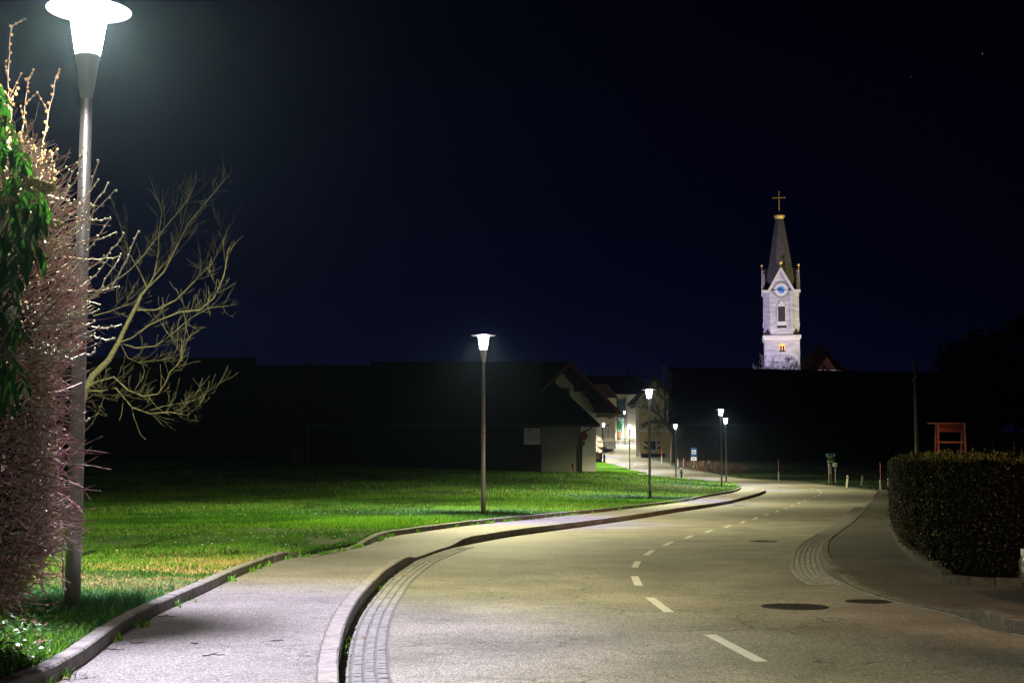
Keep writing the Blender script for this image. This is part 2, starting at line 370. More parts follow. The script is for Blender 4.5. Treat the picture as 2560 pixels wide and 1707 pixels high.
def meadow_zv(X, Y):
    X = np.atleast_1d(X).astype(float); Y = np.atleast_1d(Y).astype(float); d = bdist(X, Y)
    rise = sm(48, 140, Y) * (.86 * sm(0, 12, d) + 1.15 * sm(-8, 34, -X)) * (1 - .9 * sm(150, 170, Y))
    bumpy = .035 * np.sin(X * .7 + 1) * np.sin(Y * .43) + .02 * np.sin(X * 2.1) * np.cos(Y * 1.3 + X * .4)
    near = .05 * sm(0.1, 1.2, d) * (Y < 60) - drop(29) * 0
    dr = np.array([drop(float(y)) for y in Y]) * (1 - sm(0, .9, d)) if Y.size < 4000 else np.interp(Y, np.linspace(20, 40, 200), [drop(float(q)) for q in np.linspace(20, 40, 200)]) * (1 - sm(0, .9, d))
    return gz(Y) - .015 + rise + bumpy * sm(0, 1.5, d) + near - dr
def meadow_z(x, y): return float(meadow_zv(x, y)[0])
sheet('meadow', meadow_poly, meadow_z, M['soil'], .6)
# base ground to the horizon
mb = MB(); ys = sorted(set([-60, -20, 0, 30, 100, 125, 150, 180, 205, 230, 260, 300, 380, 600, 1200, 2500, 3900] + [float(q) for q in GX if -60 < q < 3900])); xs = [-1500, -600, -200, -60, 0, 60, 200, 600, 1500]
vs = [(x, y, g(y) - .5) for y in ys for x in xs]; n = len(xs)
mb.add(vs, [(j * n + i, j * n + i + 1, (j + 1) * n + i + 1, (j + 1) * n + i) for j in range(len(ys) - 1) for i in range(n - 1)])
mb.build('ground', M['turf'])['kind'] = 'structure'
# right kerb line, road side (foreground to background)
rk = [Vector((14, -6)), Vector((11, 0)), Vector((8.2, 5.5))] + H([(2560, 1597), (2453, 1556), (2368, 1532), (2280, 1514), (2198, 1492), (2140, 1470), (2090, 1448), (2066, 1430), (2054, 1408), (2052, 1384), (2056, 1369), (2070, 1354), (2090, 1339), (2125, 1315), (2160, 1276), (2178, 1252), (2195, 1228)], RZ)
rk = smooth_line(rk)
far_edge = H([(2192, 1226.5), (2174, 1225), (2140, 1221.5), (2102, 1217), (2040, 1208.5), (1990, 1202.5), (1900, 1199), (1843, 1195), (1802, 1187), (1754, 1178), (1690, 1168), (1672, 1158), (1631, 1147), (1596, 1137)], RZ)
lawn_left = Vector((lawn_pts[-1].x - 2, lawn_pts[-1].y + 1))
road_poly = [Vector((p.x, p.y)) for p in offset(inner, .05)] + mead_far[1:] + [lawn_pts[0]] + lawn_pts[1:] + [Vector((lawn_pts[-1].x - 6, lawn_pts[-1].y + .5)), Vector((6, 300)), Vector((60, 300)), Vector((60, 243))] + far_edge[::-1] + rk[::-1]
# order: left side up, plaza, right side down
sheet('road', road_poly, road_z, M['road'], 0)
cap_tip = H([(1909, 1226), (1900, 1221.5), (1888, 1218.5), (1870, 1217)], RZ)
sheet('footpath', inner + cap_tip + outer[::-1], path_z, M['path'], .3)
kerb_run('road_kerb', inner, .15, lambda x, y: road_z(x, y) - .1, lambda x, y: path_z(x, y) + .012, M['kerb'], -1, seed=3)
def ok_top(x, y): return path_z(x, y) + .015 + .115 * (1 - float(sm(25.8, 26.8, y) * (1 - sm(31.0, 32.0, y))))
kerb_run('meadow_kerb', outer, KW, lambda x, y: path_z(x, y) - .1, ok_top, M['kerbc'], -1, seed=5)
# small lawn by the farmhouse and the light path in front of it
sheet('small_lawn', [Vector((-4, lawn_pts[0].y + .4))] + [lawn_pts[0]] + lawn_pts[1:] + [Vector((-4, lawn_pts[-1].y))], lambda x, y: g(y) + .02, M['soil'], .5)
sheet('garden_path', [Vector((-4, 172.6)), Vector((mead_far[-1].x + .3, mead_far[-1].y + .8)), lawn_pts[0] + Vector((.2, -.3)), Vector((-4, lawn_pts[0].y + .2))], lambda x, y: g(y) - .02, M['kerbc'], .3)
# verge behind the road
verge_poly = far_edge + [Vector((60, 243.5)), Vector((170, 243)), Vector((170, 60)), Vector((40, 85))]
sheet('verge', verge_poly, lambda x, y: g(y) - .16, M['turf'], .4)
# right pavement and driveway
hedge_base = [hit(a, b, -.1).xy for a, b in [(2560, 1446), (2450, 1441), (2372, 1436), (2330, 1420), (2296, 1402), (2262, 1378), (2244, 1352), (2230, 1320), (2224, 1290)]]
def rp_z(x, y): return g(y) - .12 - .115 * float(sm(16.2, 17.4, y) * (1 - sm(21.6, 22.6, y)))
rpoly = [p + Vector((.0, 0)) for p in rk] + [Vector((40, 85)), Vector((hedge_base[-1].x + 1.4, 60))] + hedge_base[::-1] + [Vector((34, 19)), Vector((34, -6))]
sheet('driveway', rpoly, rp_z, M['drive'], .25)
kerb_run('driveway_kerb', rk, .14, lambda x, y: road_z(x, y) - .1, lambda x, y: rp_z(x, y) + .012, M['kerbd'], 1, seed=9)
garden_poly = offset(hedge_base, -.35) + [Vector((hedge_base[-1].x + 1.4, 60)), Vector((40, 85)), Vector((100, 85)), Vector((100, 19)), Vector((34, 19))]
sheet('garden', garden_poly, lambda x, y: g(y) - .12, M['turf'], .2)
# ------------------------------------------------------------------ granite sett gutters
def gutter(name, line, rows, side, ymax, seed, sz=.10, off=.0, ymin=-4):
    rnd = random.Random(seed); mb = MB()
    for r in range(rows):
        ln = offset(line, side * (off + sz * (r + .5)))
        pl = resample([p for p in ln if ymin < p.y < ymax], .145, .0)
        for a, b in zip(pl[:-1], pl[1:]):
            d = (b - a)
            if d.length < .03: continue
            L = d.length; d.normalize(); n = Vector((-d.y, d.x)); c = (a + b) / 2 + d * rnd.uniform(-.008, .008); hl = L / 2 - .007; hw = sz / 2 - rnd.uniform(.005, .009); ch = .012
            z = road_z(c.x, c.y) + .012 + rnd.uniform(-.006, .006); q = []
            for zz, k in ((z - .05, 0), (z - ch, 0), (z, ch)):
                for sx, sy in ((-1, -1), (1, -1), (1, 1), (-1, 1)):
                    p = c + d * (sx * (hl - k)) + n * (sy * (hw - k)); q.append((p.x, p.y, zz))
            mb.add(q, [(4, 5, 1, 0)[::-1], (5, 6, 2, 1)[::-1], (6, 7, 3, 2)[::-1], (7, 4, 0, 3)[::-1], (8, 9, 5, 4)[::-1], (9, 10, 6, 5)[::-1], (10, 11, 7, 6)[::-1], (11, 8, 4, 7)[::-1], (8, 9, 10, 11)])
    o = mb.build(name, M['sett']); o['kind'] = 'structure'
    # jointing mortar strip under the setts
    ln0 = [p for p in offset(line, side * .005) if ymin < p.y < ymax]; ln1 = [p for p in offset(line, side * (off + sz * rows + .01)) if ymin < p.y < ymax]
    k = min(len(ln0), len(ln1)); ln0 = ln0[:k]; ln1 = ln1[:k]
    m2 = MB(); m2.add([(p.x, p.y, road_z(*p) + .004) for p in ln0] + [(p.x, p.y, road_z(*p) + .004) for p in ln1], [((i, i + 1, k + i + 1, k + i) if side > 0 else (i, k + i, k + i + 1, i + 1))[::-1] for i in range(k - 1)])
    m2.build('gutter_joint', M['joint'])['kind'] = 'structure'
gutter('cobble_gutter', inner, 4, -1, 33, 4, .105)
gutter('cobble_gutter', rk, 6, 1, 75, 6, .10, ymin=21.2)
gutter('cobble_gutter', rk, 1, 1, 21.0, 7, .10)
# ------------------------------------------------------------------ centre line dashes
D7 = [((505, 815), (807, 973)), ((150, 596), (266, 683)), ((62, 471), (87, 526)), ((82, 382), (62, 420)), ((168, 318), (128, 348)), ((282, 268), (236, 292)), ((403, 231), (359, 250)), ((518, 198), (481, 214)), ((625, 171), (593, 185)), ((712, 147), (686, 158)), ((784, 124), (762, 136)), ((849, 103), (830, 113)), ((909, 84), (892, 94)), ((958, 68), (941, 76)), ((994, 54), (981, 60)), ((1035, 36), (1022, 43)), ((1072, 23), (1058, 29)), ((1100, 12), (1088, 17)), ((1130, 2), (1116, 7))]
ends = [((1560 + a[0] / 2.352, 1240 + a[1] / 2.352), (1560 + b[0] / 2.352, 1240 + b[1] / 2.352)) for a, b in D7] + [((2050, 1237), (2046, 1239.5)), ((2053, 1232.5), (2052, 1234.5)), ((2051, 1227.5), (2052.5, 1229.5)), ((2043, 1223), (2047, 1225)), ((2028, 1219.5), (2034, 1221))]
mb = MB()
for a, b in ends:
    p = hit(*a, RZ).xy; q = hit(*b, RZ).xy; d = (q - p).normalized(); n = Vector((-d.y, d.x)) * .062
    k = 4; vs = []
    for i in range(k + 1):
        c = p.lerp(q, i / k)
        for s in (-1, 1): e = c + n * s; vs.append((e.x, e.y, road_z(*e) + .005))
    fs = []
    for i in range(k):
        f = (2 * i, 2 * i + 1, 2 * i + 3, 2 * i + 2); A, B, Cc = [Vector(vs[j]) for j in f[:3]]
        if (B - A).cross(Cc - A).z < 0: f = f[::-1]
        fs.append(f)
    mb.add(vs, fs)
mb.build('road_marking', M['paint'])['kind'] = 'structure'
# ------------------------------------------------------------------ manhole covers
def manhole(px, py, r, label):
    p = hit(px, py, RZ); t = thing('manhole_cover', label, 'manhole cover', (p.x, p.y, road_z(p.x, p.y)), group='manhole covers in the road')
    m = MB(); m.lathe([(r, -.02), (r, .006), (r - .05, .007), (r - .05, -.02)], 40); m.build('frame', M['galv'] if False else M['iron'], t)
    m = MB(); m.lathe([(r - .056, -.02), (r - .056, .004), (r * .5, .005), (.02, .005)], 40)
    for a in range(-4, 5):
        for b in range(-4, 5):
            if math.hypot(a, b) * .08 < r - .12: m.box(a * .08 - .02, a * .08 + .02, b * .08 - .02, b * .08 + .02, .005, .010)
    m.build('lid', M['iron'], t)
manhole(1987, 1516, .42, 'nearest round iron manhole cover in the driving lane below the hedge')
manhole(2172, 1503, .30, 'round iron manhole cover beside the low driveway kerb')
manhole(1908, 1352.5, .36, 'round iron manhole cover in the road left of the curved sett gutter')
manhole(2066, 1338, .30, 'small iron cover set in the curved sett gutter')
manhole(1848, 1264, .40, 'round iron manhole cover near the tip of the footpath')

# dark joint between the footpath asphalt and its kerb
def strip(name, line, d0, w, zf, mt, seed, y0=6, y1=60):
    r = random.Random(seed); L0 = resample([p for p in offset(line, d0) if y0 < p.y < y1], .12); n = len(L0); A_ = []; B_ = []
    for i, p in enumerate(L0):
        t = (L0[min(i + 1, n - 1)] - L0[max(i - 1, 0)]).normalized(); nn = Vector((-t.y, t.x)); j = r.gauss(0, .006); a = p + nn * j; b = a + nn * w * r.uniform(.5, 1.5); A_.append((a.x, a.y, zf(*a) + .004)); B_.append((b.x, b.y, zf(*b) + .004))
    m = MB(); m.add(A_ + B_, [(i, i + 1, n + i + 1, n + i) for i in range(n - 1)]); m.build(name, mt)['kind'] = 'structure'
strip('path_joint', inner, .155, .016, path_z, M['joint'], 4)
strip('path_joint', outer, -.012, .014, path_z, M['joint'], 5)
# ------------------------------------------------------------------ street lamps
glass = bpy.data.materials.new('lit_lamp_glass'); glass.use_nodes = True; t = glass.node_tree; t.nodes.clear()
o_ = N(t, 'ShaderNodeOutputMaterial'); ad = N(t, 'ShaderNodeAddShader'); em = N(t, 'ShaderNodeEmission'); tr = N(t, 'ShaderNodeBsdfTransparent')
em.inputs[0].default_value = (.93, .93, 1, 1); em.inputs[1].default_value = 9.0; tr.inputs[0].default_value = (.97, .97, .97, 1)
t.links.new(em.outputs[0], ad.inputs[0]); t.links.new(tr.outputs[0], ad.inputs[1]); t.links.new(ad.outputs[0], o_.inputs[0])
glass.cycles.emission_sampling = 'NONE'
glassN = glass.copy(); glassN.name = 'lit_near_lamp_glass'; glassN.node_tree.nodes['Emission'].inputs[0].default_value = (1, .96, .93, 1); glassN.node_tree.nodes['Emission'].inputs[1].default_value = 520.0; glassN.cycles.emission_sampling = 'AUTO'
def lamp_light(name, power, near, far, top, dim_right=False):
    """street luminaire: cooler straight down, warmer at flat angles (colour over angle)"""
    L = bpy.data.lights.new(name, 'POINT'); L.energy = power; L.shadow_soft_size = .055; L.use_nodes = True
    t = L.node_tree; e = t.nodes['Emission']; tc = N(t, 'ShaderNodeTexCoord'); s = N(t, 'ShaderNodeSeparateXYZ'); r = N(t, 'ShaderNodeValToRGB'); r2 = N(t, 'ShaderNodeValToRGB')
    t.links.new(tc.outputs['Normal'], s.inputs[0])
    mp = N(t, 'ShaderNodeMapRange'); mp.inputs['From Min'].default_value = -1; mp.inputs['From Max'].default_value = 1; t.links.new(s.outputs['Z'], mp.inputs['Value'])
    el = r.color_ramp.elements; el[0].position = 0; el[0].color = (*near, 1); el[1].position = 1; el[1].color = (*top, 1)
    # position = (1+nz)/2 ; nadir 0, 40deg -> .117, 55deg -> .213, 70deg -> .33, horizon .5
    for p, c in ((.085, near), (.175, far), (.42, far), (.47, top)): q = el.new(p); q.color = (*c, 1)
    e2 = r2.color_ramp.elements; e2[0].position = 0; e2[0].color = (.8,) * 3 + (1,); e2[1].position = 1; e2[1].color = (.5,) * 3 + (1,)
    for p, c in ((.06, 1.0), (.13, 1.4), (.24, 1.6), (.335, 1.25), (.36, .85), (.385, .42), (.41, .16), (.45, .05), (.5, .015)): q = e2.new(p); q.color = (c / 2, c / 2, c / 2, 1)
    e2[0].color = (.5, .5, .5, 1); e2[-1].color = (.02, .02, .02, 1)
    t.links.new(mp.outputs[0], r.inputs[0]); t.links.new(mp.outputs[0], r2.inputs[0]); t.links.new(r.outputs[0], e.inputs[0])
    m = N(t, 'ShaderNodeMath', operation='MULTIPLY'); t.links.new(r2.outputs[0], m.inputs[0]); m.inputs[1].default_value = 2.0; last = m.outputs[0]
    if dim_right:
        # directional dimming added to darken the driveway side; no plate there
        ms_ = N(t, 'ShaderNodeMapRange'); ms_.inputs['From Min'].default_value = .50; ms_.inputs['From Max'].default_value = .80; ms_.inputs['To Min'].default_value = 1.0; ms_.inputs['To Max'].default_value = .10; t.links.new(s.outputs['X'], ms_.inputs['Value'])
        m3 = N(t, 'ShaderNodeMath', operation='MULTIPLY'); t.links.new(last, m3.inputs[0]); t.links.new(ms_.outputs[0], m3.inputs[1]); last = m3.outputs[0]
    t.links.new(last, e.inputs[1])
    return L
COOL = (.86, .81, 1.0); WARM = (1.0, .93, .53); TOPC = (1.0, .90, .95)
lampL = lamp_light('street_lamp_light', LAMP_W, COOL, WARM, TOPC)
lampDim = lamp_light('right_dimmed_lamp_light', LAMP_W, COOL, WARM, TOPC, True)
lampV = lamp_light('village_lamp_light', LAMP_W * 1.25, COOL, (1.0, .93, .70), TOPC)
def street_lamp(px, py, Y, label, sticker=None, L=None):
    p = at(px, py, Y)
    t = thing('street_lamp', label, 'street lamp', p, 0, 'street lamps along the road')
    n = 28 if Y < 90 else 14
    m = MB(); m.lathe([(.076, -.25), (.076, .9), (.072, 1.6), (.056, 5.17)], n); m.lathe([(.082, .52), (.082, .54)], n) if False else None
    m.build('post', M['metal'], t, True)
    m = MB(); m.lathe([(.050, 5.10), (.063, 5.16), (.080, 5.28), (.114, 5.53), (.122, 5.535), (.122, 5.60), (.06, 5.602)], n); m.build('collar', M['lampgrey'], t, True)
    m = MB(); prof = [(.122, 5.603), (.188, 6.035)]; vs = []; k = n
    for r, z in prof:
        for j in range(k): q = 2 * math.pi * j / k; vs.append((r * math.cos(q), r * math.sin(q), z))
    m.add(vs, [(j, (j + 1) % k, k + (j + 1) % k, k + j) for j in range(k)])
    gl = m.build('lamp_glass', glassN if Y < 20 else glass, t, True)
    m = MB(); m.lathe([(.42, 6.036), (.423, 6.040), (.42, 6.044), (.12, 6.06), (.03, 6.07)], n + 8); m.build('reflector_disc', M['disc'], t, False)
    lo = bpy.data.objects.new('lamp_bulb', L or lampL); C.objects.link(lo); lo.parent = t; lo.location = (0, 0, 5.965)
    m = MB(); m.tube([(0, 0, 5.60), (0, 0, 5.90)], [.03, .012], 8); m.build('bulb_holder', M['lampgrey'], t)
    if sticker:
        zc, sx = sticker; m = MB(); r = .0745; w = .085; h = .112
        def patch(w, h, r, mi, oy=0, ox=0):
            vs = []; k = 6
            for i in range(k + 1):
                a = -math.pi / 2 + sx + (ox - w + 2 * w * i / k) / r
                for z in (zc + oy - h, zc + oy + h): vs.append((r * math.cos(a), r * math.sin(a), z))
            m.add(vs, [(2 * i, 2 * i + 2, 2 * i + 3, 2 * i + 1) for i in range(k)], mi)
        patch(.060, .078, r, 0); patch(.050, .066, r + .0015, 1)
        # a small white "d"
        patch(.006, .038, r + .003, 0, .006, .014); patch(.004, .02, r + .003, 0, -.018, -.014); patch(.014, .005, r + .003, 0, .0, 0); patch(.014, .005, r + .003, 0, -.034, 0)
        m.build('sticker', [M['signw'], M['red']], t)
    return t
street_lamp(180, 1536, 14.05, 'largest street lamp in front, beside the bare shrub', (2.62, .35), lampDim)
street_lamp(1208, 1290, 47.7, 'tall lit street lamp on the meadow edge, left of the white barn wall', (2.75, .2))
street_lamp(1625, 1247, 79.1, 'lit street lamp in front of the ochre inn')
street_lamp(1804.5, 1216, 112.3, 'taller of the two street lamps at the rounded tip of the meadow')
street_lamp(1816, 1206, 134.9, 'shorter lamp just right of its taller neighbour at the meadow tip', (2.5, 0))
street_lamp(1690, 1192, 165, 'street lamp beside the blue hydrant')
street_lamp(1574.5, 1174, 193, 'street lamp at the corner of the small lawn', L=lampV)
street_lamp(1509.5, 1157, 218.7, 'street lamp beside the dark timber crate, right of the white farmhouse wall', L=lampV)
street_lamp(1561.7, 1105, 279.9, 'farthest street lamp, before the glazed bay window', L=lampV)
street_lamp(1483, 1140, 240, 'added lamp unseen behind the white farmhouse, lighting the cream villa', L=lampV)  # added out of sight to brighten the villa
street_lamp(1640, 1112, 272, 'added lamp unseen behind the ochre inn, lighting the white building', L=lampL)  # added out of sight to brighten the white building
# ------------------------------------------------------------------ foreground street lamp beyond the right edge of the picture (warm sodium light)
t = thing('street_lamp', 'sodium street lamp by the driveway, outside the picture on the right', 'street lamp', (10.6, 8.6, 0), 0, 'street lamps along the road')
m = MB(); m.lathe([(.08, -.3), (.08, 1), (.055, 5.9)], 16); m.build('post', M['metal'], t, True)
m = MB(); m.beam((0, 0, 5.9), (-1.0, .5, 6.1), .07, .07); m.build('arm', M['metal'], t)
m = MB(); m.beam((-.8, .4, 6.12), (-1.5, .75, 6.17), .26, .12); m.build('lamp_housing', M['lampgrey'], t)
Ls = bpy.data.lights.new('sodium_light', 'SPOT'); Ls.energy = 2300; Ls.color = (1, .60, .33); Ls.shadow_soft_size = .08; Ls.spot_size = R(60); Ls.spot_blend = .6
lo = bpy.data.objects.new('lamp_bulb', Ls); C.objects.link(lo); lo.parent = t; lo.location = (-1.25, .62, 6.02); lo.rotation_euler = (Vector((7.6, 17.0, 0)) - Vector((9.35, 9.2, 6.0))).to_track_quat('-Z', 'Y').to_euler()
t2 = thing('street_lamp', 'added second sodium lamp behind the hedge, outside the picture on the right', 'street lamp', (27, 40, -.1), 0, 'street lamps along the road')  # lamp added to light the timber frame and the hedge top
m = MB(); m.lathe([(.08, -.3), (.08, 1), (.055, 5.9)], 16); m.build('post', M['metal'], t2, True)
m = MB(); m.beam((0, 0, 5.9), (-1.3, 0, 6.15), .20, .12); m.build('lamp_housing', M['lampgrey'], t2)
L2 = bpy.data.lights.new('sodium_light', 'SPOT'); L2.energy = 6000; L2.color = (1, .50, .22); L2.shadow_soft_size = .08; L2.spot_size = R(62); L2.spot_blend = .4
lo = bpy.data.objects.new('lamp_bulb', L2); C.objects.link(lo); lo.parent = t2; lo.location = (-1.35, 0, 6.0); lo.rotation_euler = (Vector((15, 47, 1)) - Vector((25.6, 40, 6))).to_track_quat('-Z', 'Y').to_euler()
# ------------------------------------------------------------------ church tower
TY = 333.0; tp = at(1953.5, 842, TY); PM = 3556 / (TY * CT + 25 * ST)
def tz(py): return at(1953.5, py, TY).z - g(TY)
tow = thing('church_tower', 'white church tower with clock, four gables and slate spire', 'church tower', (tp.x, TY, g(TY)), -math.atan2(tp.x, TY) + R(2.0))
hw = 43.0 / PM
m = MB(); m.box(-hw, hw, -hw, hw, -1, tz(853)); m.build('lower_shaft', M['stone'], tow)
m = MB(); e = .35
z0, z1 = tz(853), tz(842)
m.add([(-hw, -hw, z0 - .1), (hw, -hw, z0 - .1), (hw, hw, z0 - .1), (-hw, hw, z0 - .1), (-hw - e, -hw - e, z0 + .5), (hw + e, -hw - e, z0 + .5), (hw + e, hw + e, z0 + .5), (-hw - e, hw + e, z0 + .5), (-hw - e, -hw - e, z1), (hw + e, -hw - e, z1), (hw + e, hw + e, z1), (-hw - e, hw + e, z1)],
      [(0, 1, 5, 4), (1, 2, 6, 5), (2, 3, 7, 6), (3, 0, 4, 7), (4, 5, 9, 8), (5, 6, 10, 9), (6, 7, 11, 10), (7, 4, 8, 11), (8, 9, 10, 11), (3, 2, 1, 0)])
m.build('cornice', M['trim'], tow)
# octagonal belfry with broach corners
c1 = 14.5 / PM; zb = z1; zt_ = tz(734); hb = 41.5 / PM
def octa(h, c, z): return [(-h + c, -h, z), (h - c, -h, z), (h, -h + c, z), (h, h - c, z), (h - c, h, z), (-h + c, h, z), (-h, h - c, z), (-h, -h + c, z)]
m = MB(); vs = octa(hb, c1, zb) + octa(hb, c1, zt_); m.add(vs, [(i, (i + 1) % 8, 8 + (i + 1) % 8, 8 + i) for i in range(8)] + [tuple(range(8, 16))])
m.build('belfry', M['stone'], tow)
m = MB()
for a in range(4):
    r = Matrix.Rotation(a * math.pi / 2, 3, 'Z'); h = hw + .2; s = 17 / PM
    P = [r @ Vector(q) for q in [(-h, -h, zb + .02), (-h + s, -h, zb + .02), (-h, -h + s, zb + .02), (-hb + c1 * .5, -hb + c1 * .5, zb + 1.7)]]
    m = MB(); m.add(P, [(0, 1, 3), (1, 2, 3), (2, 0, 3)]); m.build('broach', M['tile'], tow)

# corner lesenes
m = MB()
for a in range(4):
    r = Matrix.Rotation(a * math.pi / 2, 3, 'Z')
    for (x, w) in ((-hb + c1 + .25, .38), (hb - c1 - .25, .38)):
        q = [r @ Vector(v) for v in [(x - w, -hb - .16, zb + 1.2), (x + w, -hb - .16, zb + 1.2), (x + w, -hb + .1, zb + 1.2), (x - w, -hb + .1, zb + 1.2), (x - w, -hb - .16, zt_), (x + w, -hb - .16, zt_), (x + w, -hb + .1, zt_), (x - w, -hb + .1, zt_)]]
        m.add(q, [(0, 3, 2, 1), (4, 5, 6, 7), (0, 1, 5, 4), (1, 2, 6, 5), (2, 3, 7, 6), (3, 0, 4, 7)])
m.build('lesene', M['stone'], tow)
apz = tz(676); gw = 30.0 / PM
gy = hb + .02
for a in range(4):
    r = Matrix.Rotation(a * math.pi / 2, 3, 'Z')
    m = MB(); pl = [(-gw, -gy, zt_ - .3), (gw, -gy, zt_ - .3), (gw, -gy, zt_), (0, -gy, apz - .5), (-gw, -gy, zt_)]
    m.prism([r @ Vector(q) for q in pl], r @ Vector((0, .6, 0))); m.build('gable', M['stone'], tow)
    m = MB(); k = .42
    def bar(A, B, yy=-gy - (.35 if a == 0 else .10), dd=.5):
        A = r @ Vector((A[0], yy, A[1])); B = r @ Vector((B[0], yy, B[1])); m.beam(A, B, .75, .55, 0)
    bar((-hb - .5, zt_ + .05), (-gw + .1, zt_ + .05)); bar((gw - .1, zt_ + .05), (hb + .5, zt_ + .05)); bar((-gw, zt_ + .15), (.14, apz)); bar((gw, zt_ + .15), (-.14, apz - .02))
    m.build('gable_moulding', M['trim'], tow)
    m = MB(); P = [r @ Vector(q) for q in [(-gw, -gy - .3, zt_ + .3), (0, -gy - .3, apz + .35), (gw, -gy - .3, zt_ + .3), (0, -.3, apz + .9)]]
    m.add(P, [(0, 1, 3)[::-1], (1, 2, 3)[::-1], (0, 3, 2)[::-1]]); m.build('gable_roof', M['tile'], tow)
    b = r @ Vector((0, -gy - .35, tz(663))); m = MB(); m.ball(b, .42 if a == 0 else .33, 8); m.tube([r @ Vector((0, -gy - .35, apz)), b], .06, 5); m.build('gable_finial', M['gold'], tow, True)
# spire
zs = tz(549); sb = 39.5 / PM
m = MB(); vs = octa(sb, sb * .586, zt_ - .2) + octa(.95, .95 * .586, zs); m.add(vs, [(i, (i + 1) % 8, 8 + (i + 1) % 8, 8 + i) for i in range(8)] + [tuple(range(8, 16))]); m.build('spire', M['slate'], tow)
m = MB(); m.lathe([(.9, zs - .1), (1.0, zs + .3), (1.35, zs + .7), (1.3, zs + 1.0), (.4, zs + 1.15), (.3, zs + 1.9)], 16); m.ball((0, 0, tz(531)), .40, 8, sz=.7); m.build('spire_finial', M['gold'], tow, True)
m = MB(); ct = tz(480); ca = tz(494.8); m.beam((0, 0, tz(527)), (0, 0, ct), .17, .17, up=(0, 1, 0)); m.beam((-1.32, 0, ca), (1.32, 0, ca), .17, .17)
for b in ((-1.32, 0, ca), (1.32, 0, ca), (0, 0, ct)): m.ball(b, .2, 6)
m.build('cross', M['gold'], tow)
# clock
ck = MB(); cz = tz(730); cy_ = -hb - .2; cr_ = 16.2 / PM
def disc(m, r, y, n=32, mi=0, c=(0, 0), th=.12, r0=0):
    if r0: # ring
        vs = []
        for rr in (r0, r):
            for yy in (y, y + th):
                for j in range(n): q = 2 * math.pi * j / n; vs.append((c[0] + rr * math.cos(q), yy, cz + c[1] + rr * math.sin(q)))
        f = []
        for j in range(n):
            k = (j + 1) % n; f += [(j, k, 2 * n + k, 2 * n + j)[::-1], (2 * n + j, 2 * n + k, 3 * n + k, 3 * n + j)]
        m.add(vs, f, mi)
    else:
        vs = [(c[0] + r * math.cos(2 * math.pi * j / n), y, cz + c[1] + r * math.sin(2 * math.pi * j / n)) for j in range(n)]; m.prism(vs, (0, th, 0), mi)
m = MB(); disc(m, cr_ * 1.28, cy_ + .02, 40, 0, th=.3, r0=cr_ * 1.02); m.build('clock_surround', mat('clock_ring_stone', (.26, .25, .26), .8), tow)
m = MB(); disc(m, cr_, cy_, 40, 0, th=.3)
for k in range(12):
    a = k * math.pi / 6; s = cr_ * .80; m.beam((math.sin(a) * s, cy_ - .03, cz + math.cos(a) * s), (math.sin(a) * s * 1.14, cy_ - .03, cz + math.cos(a) * s * 1.14), .05, .13, 1, up=(0, 1, 0))
clk = m.build('clock_face', [M['signw'], M['blue']], tow)
m = MB(); disc(m, cr_ * .54, cy_ - .04, 30, 0, th=.03); m.build('clock_centre', mat('clock_blue', (.10, .28, .70), .4), clk)
m = MB(); m.beam((.1, cy_ - .1, cz - .05), (-.95, cy_ - .1, cz + .25), .05, .20, up=(0, 1, 0)); m.beam((-.5, cy_ - .1, cz + .7), (.6, cy_ - .1, cz - .75), .05, .13, up=(0, 1, 0)); m.build('clock_hands', M['dark'], clk)
# louvred belfry window on each side
for a in range(4):
    r = Matrix.Rotation(a * math.pi / 2, 3, 'Z'); m = MB(); w = 8.6 / PM; zl0, zl1 = tz(808), tz(771); y = -hb - .03
    def bx(x0, x1, y0, y1, z0, z1, mi=0):
        v = [r @ Vector(q) for q in [(x0, y0, z0), (x1, y0, z0), (x1, y1, z0), (x0, y1, z0), (x0, y0, z1), (x1, y0, z1), (x1, y1, z1), (x0, y1, z1)]]
        m.add(v, [(0, 3, 2, 1), (4, 5, 6, 7), (0, 1, 5, 4), (1, 2, 6, 5), (2, 3, 7, 6), (3, 0, 4, 7)], mi)
    bx(-w, w, y, y + .2, zl0, zl1, 1)
    for k in range(9): zc = zl0 + (zl1 - zl0) * (k + .5) / 9; bx(-w, w, y - .14, y - .01, zc - .05, zc + .05, 2)
    bx(-w - .2, -w - .01, y - .2, y + .1, zl0, zl1, 0); bx(w + .01, w + .2, y - .2, y + .1, zl0, zl1, 0)
    bx(-w - .3, w + .3, y - .35, y + .1, zl0 - .95, zl0 - .02, 0); bx(-w - .25, w + .25, y - .1, y + .1, zl0 - 1.5, zl0 - .97, 1)
    m.prism([r @ Vector(q) for q in [(-w - .2, y - .18, zl1 + .01), (w + .2, y - .18, zl1 + .01), (0, y - .18, zl1 + 1.5)]], r @ Vector((0, .3, 0)), 0)
    m.build('louvre_window', [M['trim'], M['dark'], M['pole']], tow)
# small lit arched window
m = MB(); w = 6.8 / PM; z0, z1 = tz(883), tz(866); y = -hw - .02
arc = [(-w, z0), (w, z0), (w, z1)] + [(w * math.cos(q), z1 + w * .55 * math.sin(q)) for q in [math.pi * i / 8 for i in range(1, 8)]] + [(-w, z1)]
m.prism([(x, y, z) for x, z in arc], (0, .15, 0)); lw = m.build('window', emis('warm_window', (1.0, .50, .10), .75), tow)
m = MB(); m.box(-w * .75, -w * .16, y - .06, y + .1, z0 + .01, z0 + (z1 - z0) * .85); m.box(w * .16, w * .75, y - .06, y + .1, z0 + .01, z0 + (z1 - z0) * .85); m.box(-w, w, y - .07, y + .1, z0 - .02, z0 + .35); m.build('pane', M['dark'], lw)
